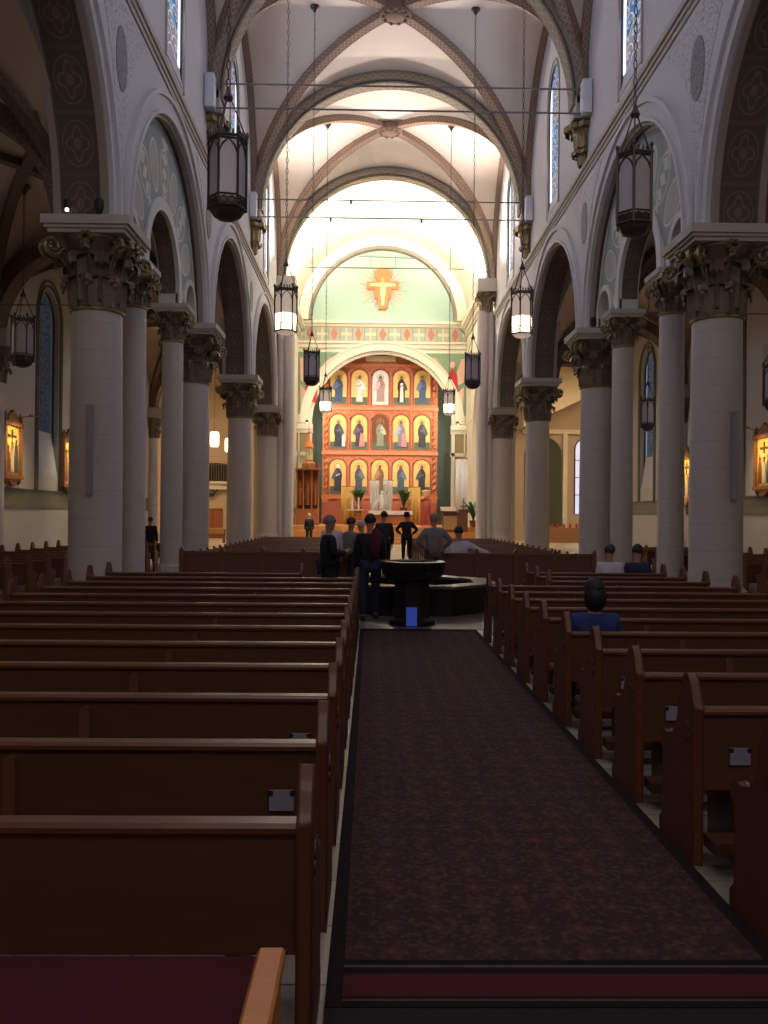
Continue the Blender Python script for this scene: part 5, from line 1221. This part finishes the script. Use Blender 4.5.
# ------------------------------------------------------------------ people
def skin_obj(name, V, E, R, mat, parent, sub=1):
    me = bpy.data.meshes.new(name); me.from_pydata(V, E, []); o = bpy.data.objects.new(name, me); C.objects.link(o); o.parent = parent
    me.materials.append(mat)
    md = o.modifiers.new('skin', 'SKIN'); md.use_smooth_shade = True
    lay = me.skin_vertices[0].data if me.skin_vertices else None
    for i, r in enumerate(R):
        lay[i].radius = (r, r) if not isinstance(r, tuple) else r
        lay[i].use_root = (i == 0)
    ss = o.modifiers.new('sub', 'SUBSURF'); ss.levels = sub; ss.render_levels = sub
    return o
def person(x, y, z, rz, label, top, bottom, hair, h=1.72, pose='stand', arms='down', hat=None, bag=None, headturn=0.0, stride=.0, longhair=False, lean=0.0, skin=None, group=None):
    k = h / 1.72; t = thing('person', label, 'person', (x, y, z), rz, group); t.scale = (k, k, k)
    skinm = skin or MT['skin']
    if pose == 'stand':
        pel = Vector((0, 0, .95)); hips = [Vector((sx * .10, 0, .90)) for sx in (-1, 1)]
        knees = [Vector((sx * .11, .03 + sx * stride * .5, .50)) for sx in (-1, 1)]; ank = [Vector((sx * .12, -.02 + sx * stride, .09)) for sx in (-1, 1)]
    else:
        pel = Vector((0, 0, .52)); hips = [Vector((sx * .10, .02, .52)) for sx in (-1, 1)]
        knees = [Vector((sx * .13, .42, .55)) for sx in (-1, 1)]; ank = [Vector((sx * .13, .40, .10)) for sx in (-1, 1)]
    toe = [a + Vector((0, .15, -.05)) for a in ank]
    L = Vector((0, lean, 0))
    waist = pel + Vector((0, 0, .14)) + L * .2; chest = pel + Vector((0, 0, .36)) + L * .7; neck = pel + Vector((0, 0, .52)) + L; jaw = neck + Vector((0, .035, .10)) + L * .25; crown = jaw + Vector((0, -.02, .115)) + L * .1
    sh = [chest + Vector((sx * .175, 0, .05)) for sx in (-1, 1)]; el = []; wr = []
    for i, sx in enumerate((-1, 1)):
        mode = arms[i] if isinstance(arms, tuple) else arms
        if mode == 'down': e = sh[i] + Vector((sx * .05, -.02, -.28)); w_ = e + Vector((sx * .0, .08, -.24))
        elif mode == 'front': e = sh[i] + Vector((sx * .07, .04, -.26)); w_ = e + Vector((-sx * .12, .22, .04))
        elif mode == 'hip': e = sh[i] + Vector((sx * .20, -.05, -.22)); w_ = e + Vector((-sx * .16, .12, -.14))
        elif mode == 'out': e = sh[i] + Vector((sx * .25, .0, -.12)); w_ = e + Vector((sx * .22, .02, -.06))
        else: e = sh[i] + Vector((sx * .06, .1, -.24)); w_ = e + Vector((-sx * .02, .24, -.05))
        el.append(e); wr.append(w_)
    V = [pel, waist, chest, neck, jaw, crown]; E = [(0, 1), (1, 2), (2, 3), (3, 4), (4, 5)]; R = [.10, .09, .08, .046, .070, .076]
    def ad(p, prev, r): V.append(p); R.append(r); E.append((prev, len(V) - 1)); return len(V) - 1
    nose = ad(jaw + Vector((0, .088, .03)), 4, .014)
    for sx in (-1, 1): ad(jaw + Vector((sx * .088, -.005, .045)), 4, .016)
    for i, sx in enumerate((-1, 1)):
        a = ad(sh[i], 2, .04); b = ad(el[i], a, .034); c = ad(wr[i], b, .026)
        d = (wr[i] - el[i]).normalized(); palm = ad(wr[i] + d * .07, c, (.034)); side = d.cross(Vector((1, 0, 0))).normalized() if abs(d.x) < .8 else Vector((0, 1, 0))
        for q, ln in zip((-1.5, -.5, .5, 1.5), (.055, .07, .072, .06)):
            f = ad(V[palm] + side * q * .019 + d * .03, palm, .0095); ad(V[f] + d * ln * .8 + Vector((-sx * .012, 0, 0)), f, .008)
        th = ad(V[c] + d * .03 + side * .035, c, .011); ad(V[th] + d * .045 + side * .015, th, .009)
        a = ad(hips[i], 0, .07); b = ad(knees[i], a, .05); c = ad(ank[i], b, .038); ad(toe[i], c, .032)
    skin_obj('body', V, E, R, skinm, t)
    # clothes
    tb = pel + Vector((0, 0, -.10 if pose == 'stand' else .0)); V = [waist, tb, chest, neck - Vector((0, 0, .05))]; E = [(0, 1), (0, 2), (2, 3)]; R = [(.175, .155), (.185, .165), (.19, .15), (.085, .08)]
    R = [max(r) * .86 if False else r for r in R]
    for i in (0, 1):
        V.append(sh[i]); R.append((.092, .092)); E.append((2, len(V) - 1)); V.append(el[i]); R.append((.066, .066)); E.append((len(V) - 2, len(V) - 1)); V.append(wr[i]); R.append((.050, .050)); E.append((len(V) - 2, len(V) - 1))
    skin_obj('coat', V, E, R, top, t)
    V = [pel]; E = []; R = [(.16, .13)]
    for i in (0, 1):
        V.append(hips[i]); R.append((.115, .115)); E.append((0, len(V) - 1)); V.append(knees[i]); R.append((.082, .082)); E.append((len(V) - 2, len(V) - 1)); V.append(ank[i]); R.append((.056, .056)); E.append((len(V) - 2, len(V) - 1))
    skin_obj('trousers', V, E, R, bottom, t)
    m = M()
    for i in (0, 1): m.ell((ank[i].x, ank[i].y + .07, .045), .05, .14, .045, 12, 8)
    m.obj('shoes', MT['black'], t)
    hm = M(); c = jaw + Vector((0, -.022, .075)); n = 16
    vs = []; fs = []
    for j in range(9):
        b = PI * j / 8 * .62
        for i in range(n):
            a = 2 * PI * i / n; fr = max(0, math.sin(a)); bb = b * (1 - .42 * fr); rr = 1 + .03 * math.sin(a * 7 + j)
            vs.append((c.x + .098 * rr * math.sin(bb) * math.cos(a), c.y + .108 * rr * math.sin(bb) * math.sin(a), c.z + .112 * math.cos(bb) * rr))
    for j in range(8):
        for i in range(n): fs.append((j * n + i, (j + 1) * n + i, (j + 1) * n + (i + 1) % n, j * n + (i + 1) % n))
    hm.add(vs, fs)
    if longhair: hm.ell((c.x, c.y - .025, c.z - .075), .106, .096, .145, 18, 14)
    hm.obj('hair', hair, t)
    if hat: M().lathe([(.0, .11), (.07, .12), (.09, .10), (.105, .02), (.17, .015), (.18, .0), (.1, .0)], 20, (c.x, c.y, c.z + .02)).obj('hat', hat, t)
    if bag: o = M(); o.ell((chest.x + .07, chest.y - .17, chest.z - .04), .095, .08, .25, 14, 10); o.obj('backpack', bag, t)
    return t
cm = colmat
BK = cm('black_cloth', 26, 24, 28); DK = cm('charcoal_cloth', 44, 40, 44); JN = cm('dark_denim', 34, 40, 66); GY = cm('grey_wool', 120, 114, 110); WHc = cm('pale_shirt', 200, 190, 200)
NV = cm('navy_shirt', 34, 40, 78); BL = cm('blue_jacket', 40, 54, 108); MR = cm('maroon_cloth', 84, 24, 32); HB = cm('black_hair', 22, 18, 18, .6); HG = cm('grey_hair', 120, 112, 108, .7); HW = cm('white_hair', 190, 182, 176, .7); BR_ = cm('brown_hair', 58, 40, 32, .6)
person(-.68, 13.95, 0, -1.25, 'grey-haired person in a dark jacket standing at the left by the pews, facing right', BK, BK, HG, 1.66, arms='front')
person(-.01, 14.1, 0, .1, 'tall person in black with a maroon backpack and dark jeans beside the font', BK, JN, HB, 1.69, arms='down', stride=.14, bag=MR)
person(-.42, 18.1, 0, -.9, 'person in a grey jacket with brown hair, behind the pew end, beside the grey-haired one', GY, DK, BR_, 1.62, arms='front')
person(-.18, 18.85, 0, .3, 'white-haired person among the group left of the font', GY, DK, HW, 1.56, lean=.08)
person(-.84, 18.7, 0, .2, 'dark-haired person in a pale top at the left end of the group', WHc, DK, HB, 1.64)
person(.37, 24.5, 0, .0, 'tall person in dark clothes in the aisle, left of the man in the hat', DK, BK, HB, 1.78)
person(1.30, 31.5, 0, .0, 'man in a black coat and brimmed hat standing in the centre aisle', BK, BK, HB, 1.76, hat=BK, arms='hip')
person(1.36, 18.7, 0, .15, 'bald-headed man in a grey sweater with his back turned, right of the aisle', GY, cm('tan_trousers', 96, 78, 62), cm('thin_grey_hair', 150, 118, 98, .6), 1.72, arms='hip')
person(-3.5, 50.0 - .6, 0, .0, 'white-haired person in a dark suit walking before the carved shrine', cm('dark_suit', 36, 38, 46), cm('dark_suit', 36, 38, 46), HW, 1.74)
person(-7.2, 28.5, 0, .0, 'person in dark clothes standing between the left columns', cm('ink_cloth', 28, 30, 40), DK, BR_, 1.55)
person(2.05, 20.25, 0, -.1, 'seated person in a white shirt with one arm stretched along the pew back', WHc, DK, HB, 1.90, pose='sit', arms=('down', 'out'))
person(4.05, 3.33 + .925 * 12 + .22, 0, .0, 'seated person in a white shirt with grey hair, left one of the seated pair', WHc, DK, BR_, 1.62, pose='sit')
person(4.52, 3.33 + .925 * 12 + .22, 0, .0, 'seated person in a navy shirt beside the white shirt, right one of the seated pair', NV, DK, HB, 1.62, pose='sit')
person(1.88, 3.33 + .925 * 4 + .22, 0, .0, 'person with long dark hair and a blue jacket seated alone near the aisle', BL, DK, HB, 1.55, pose='sit', longhair=True)
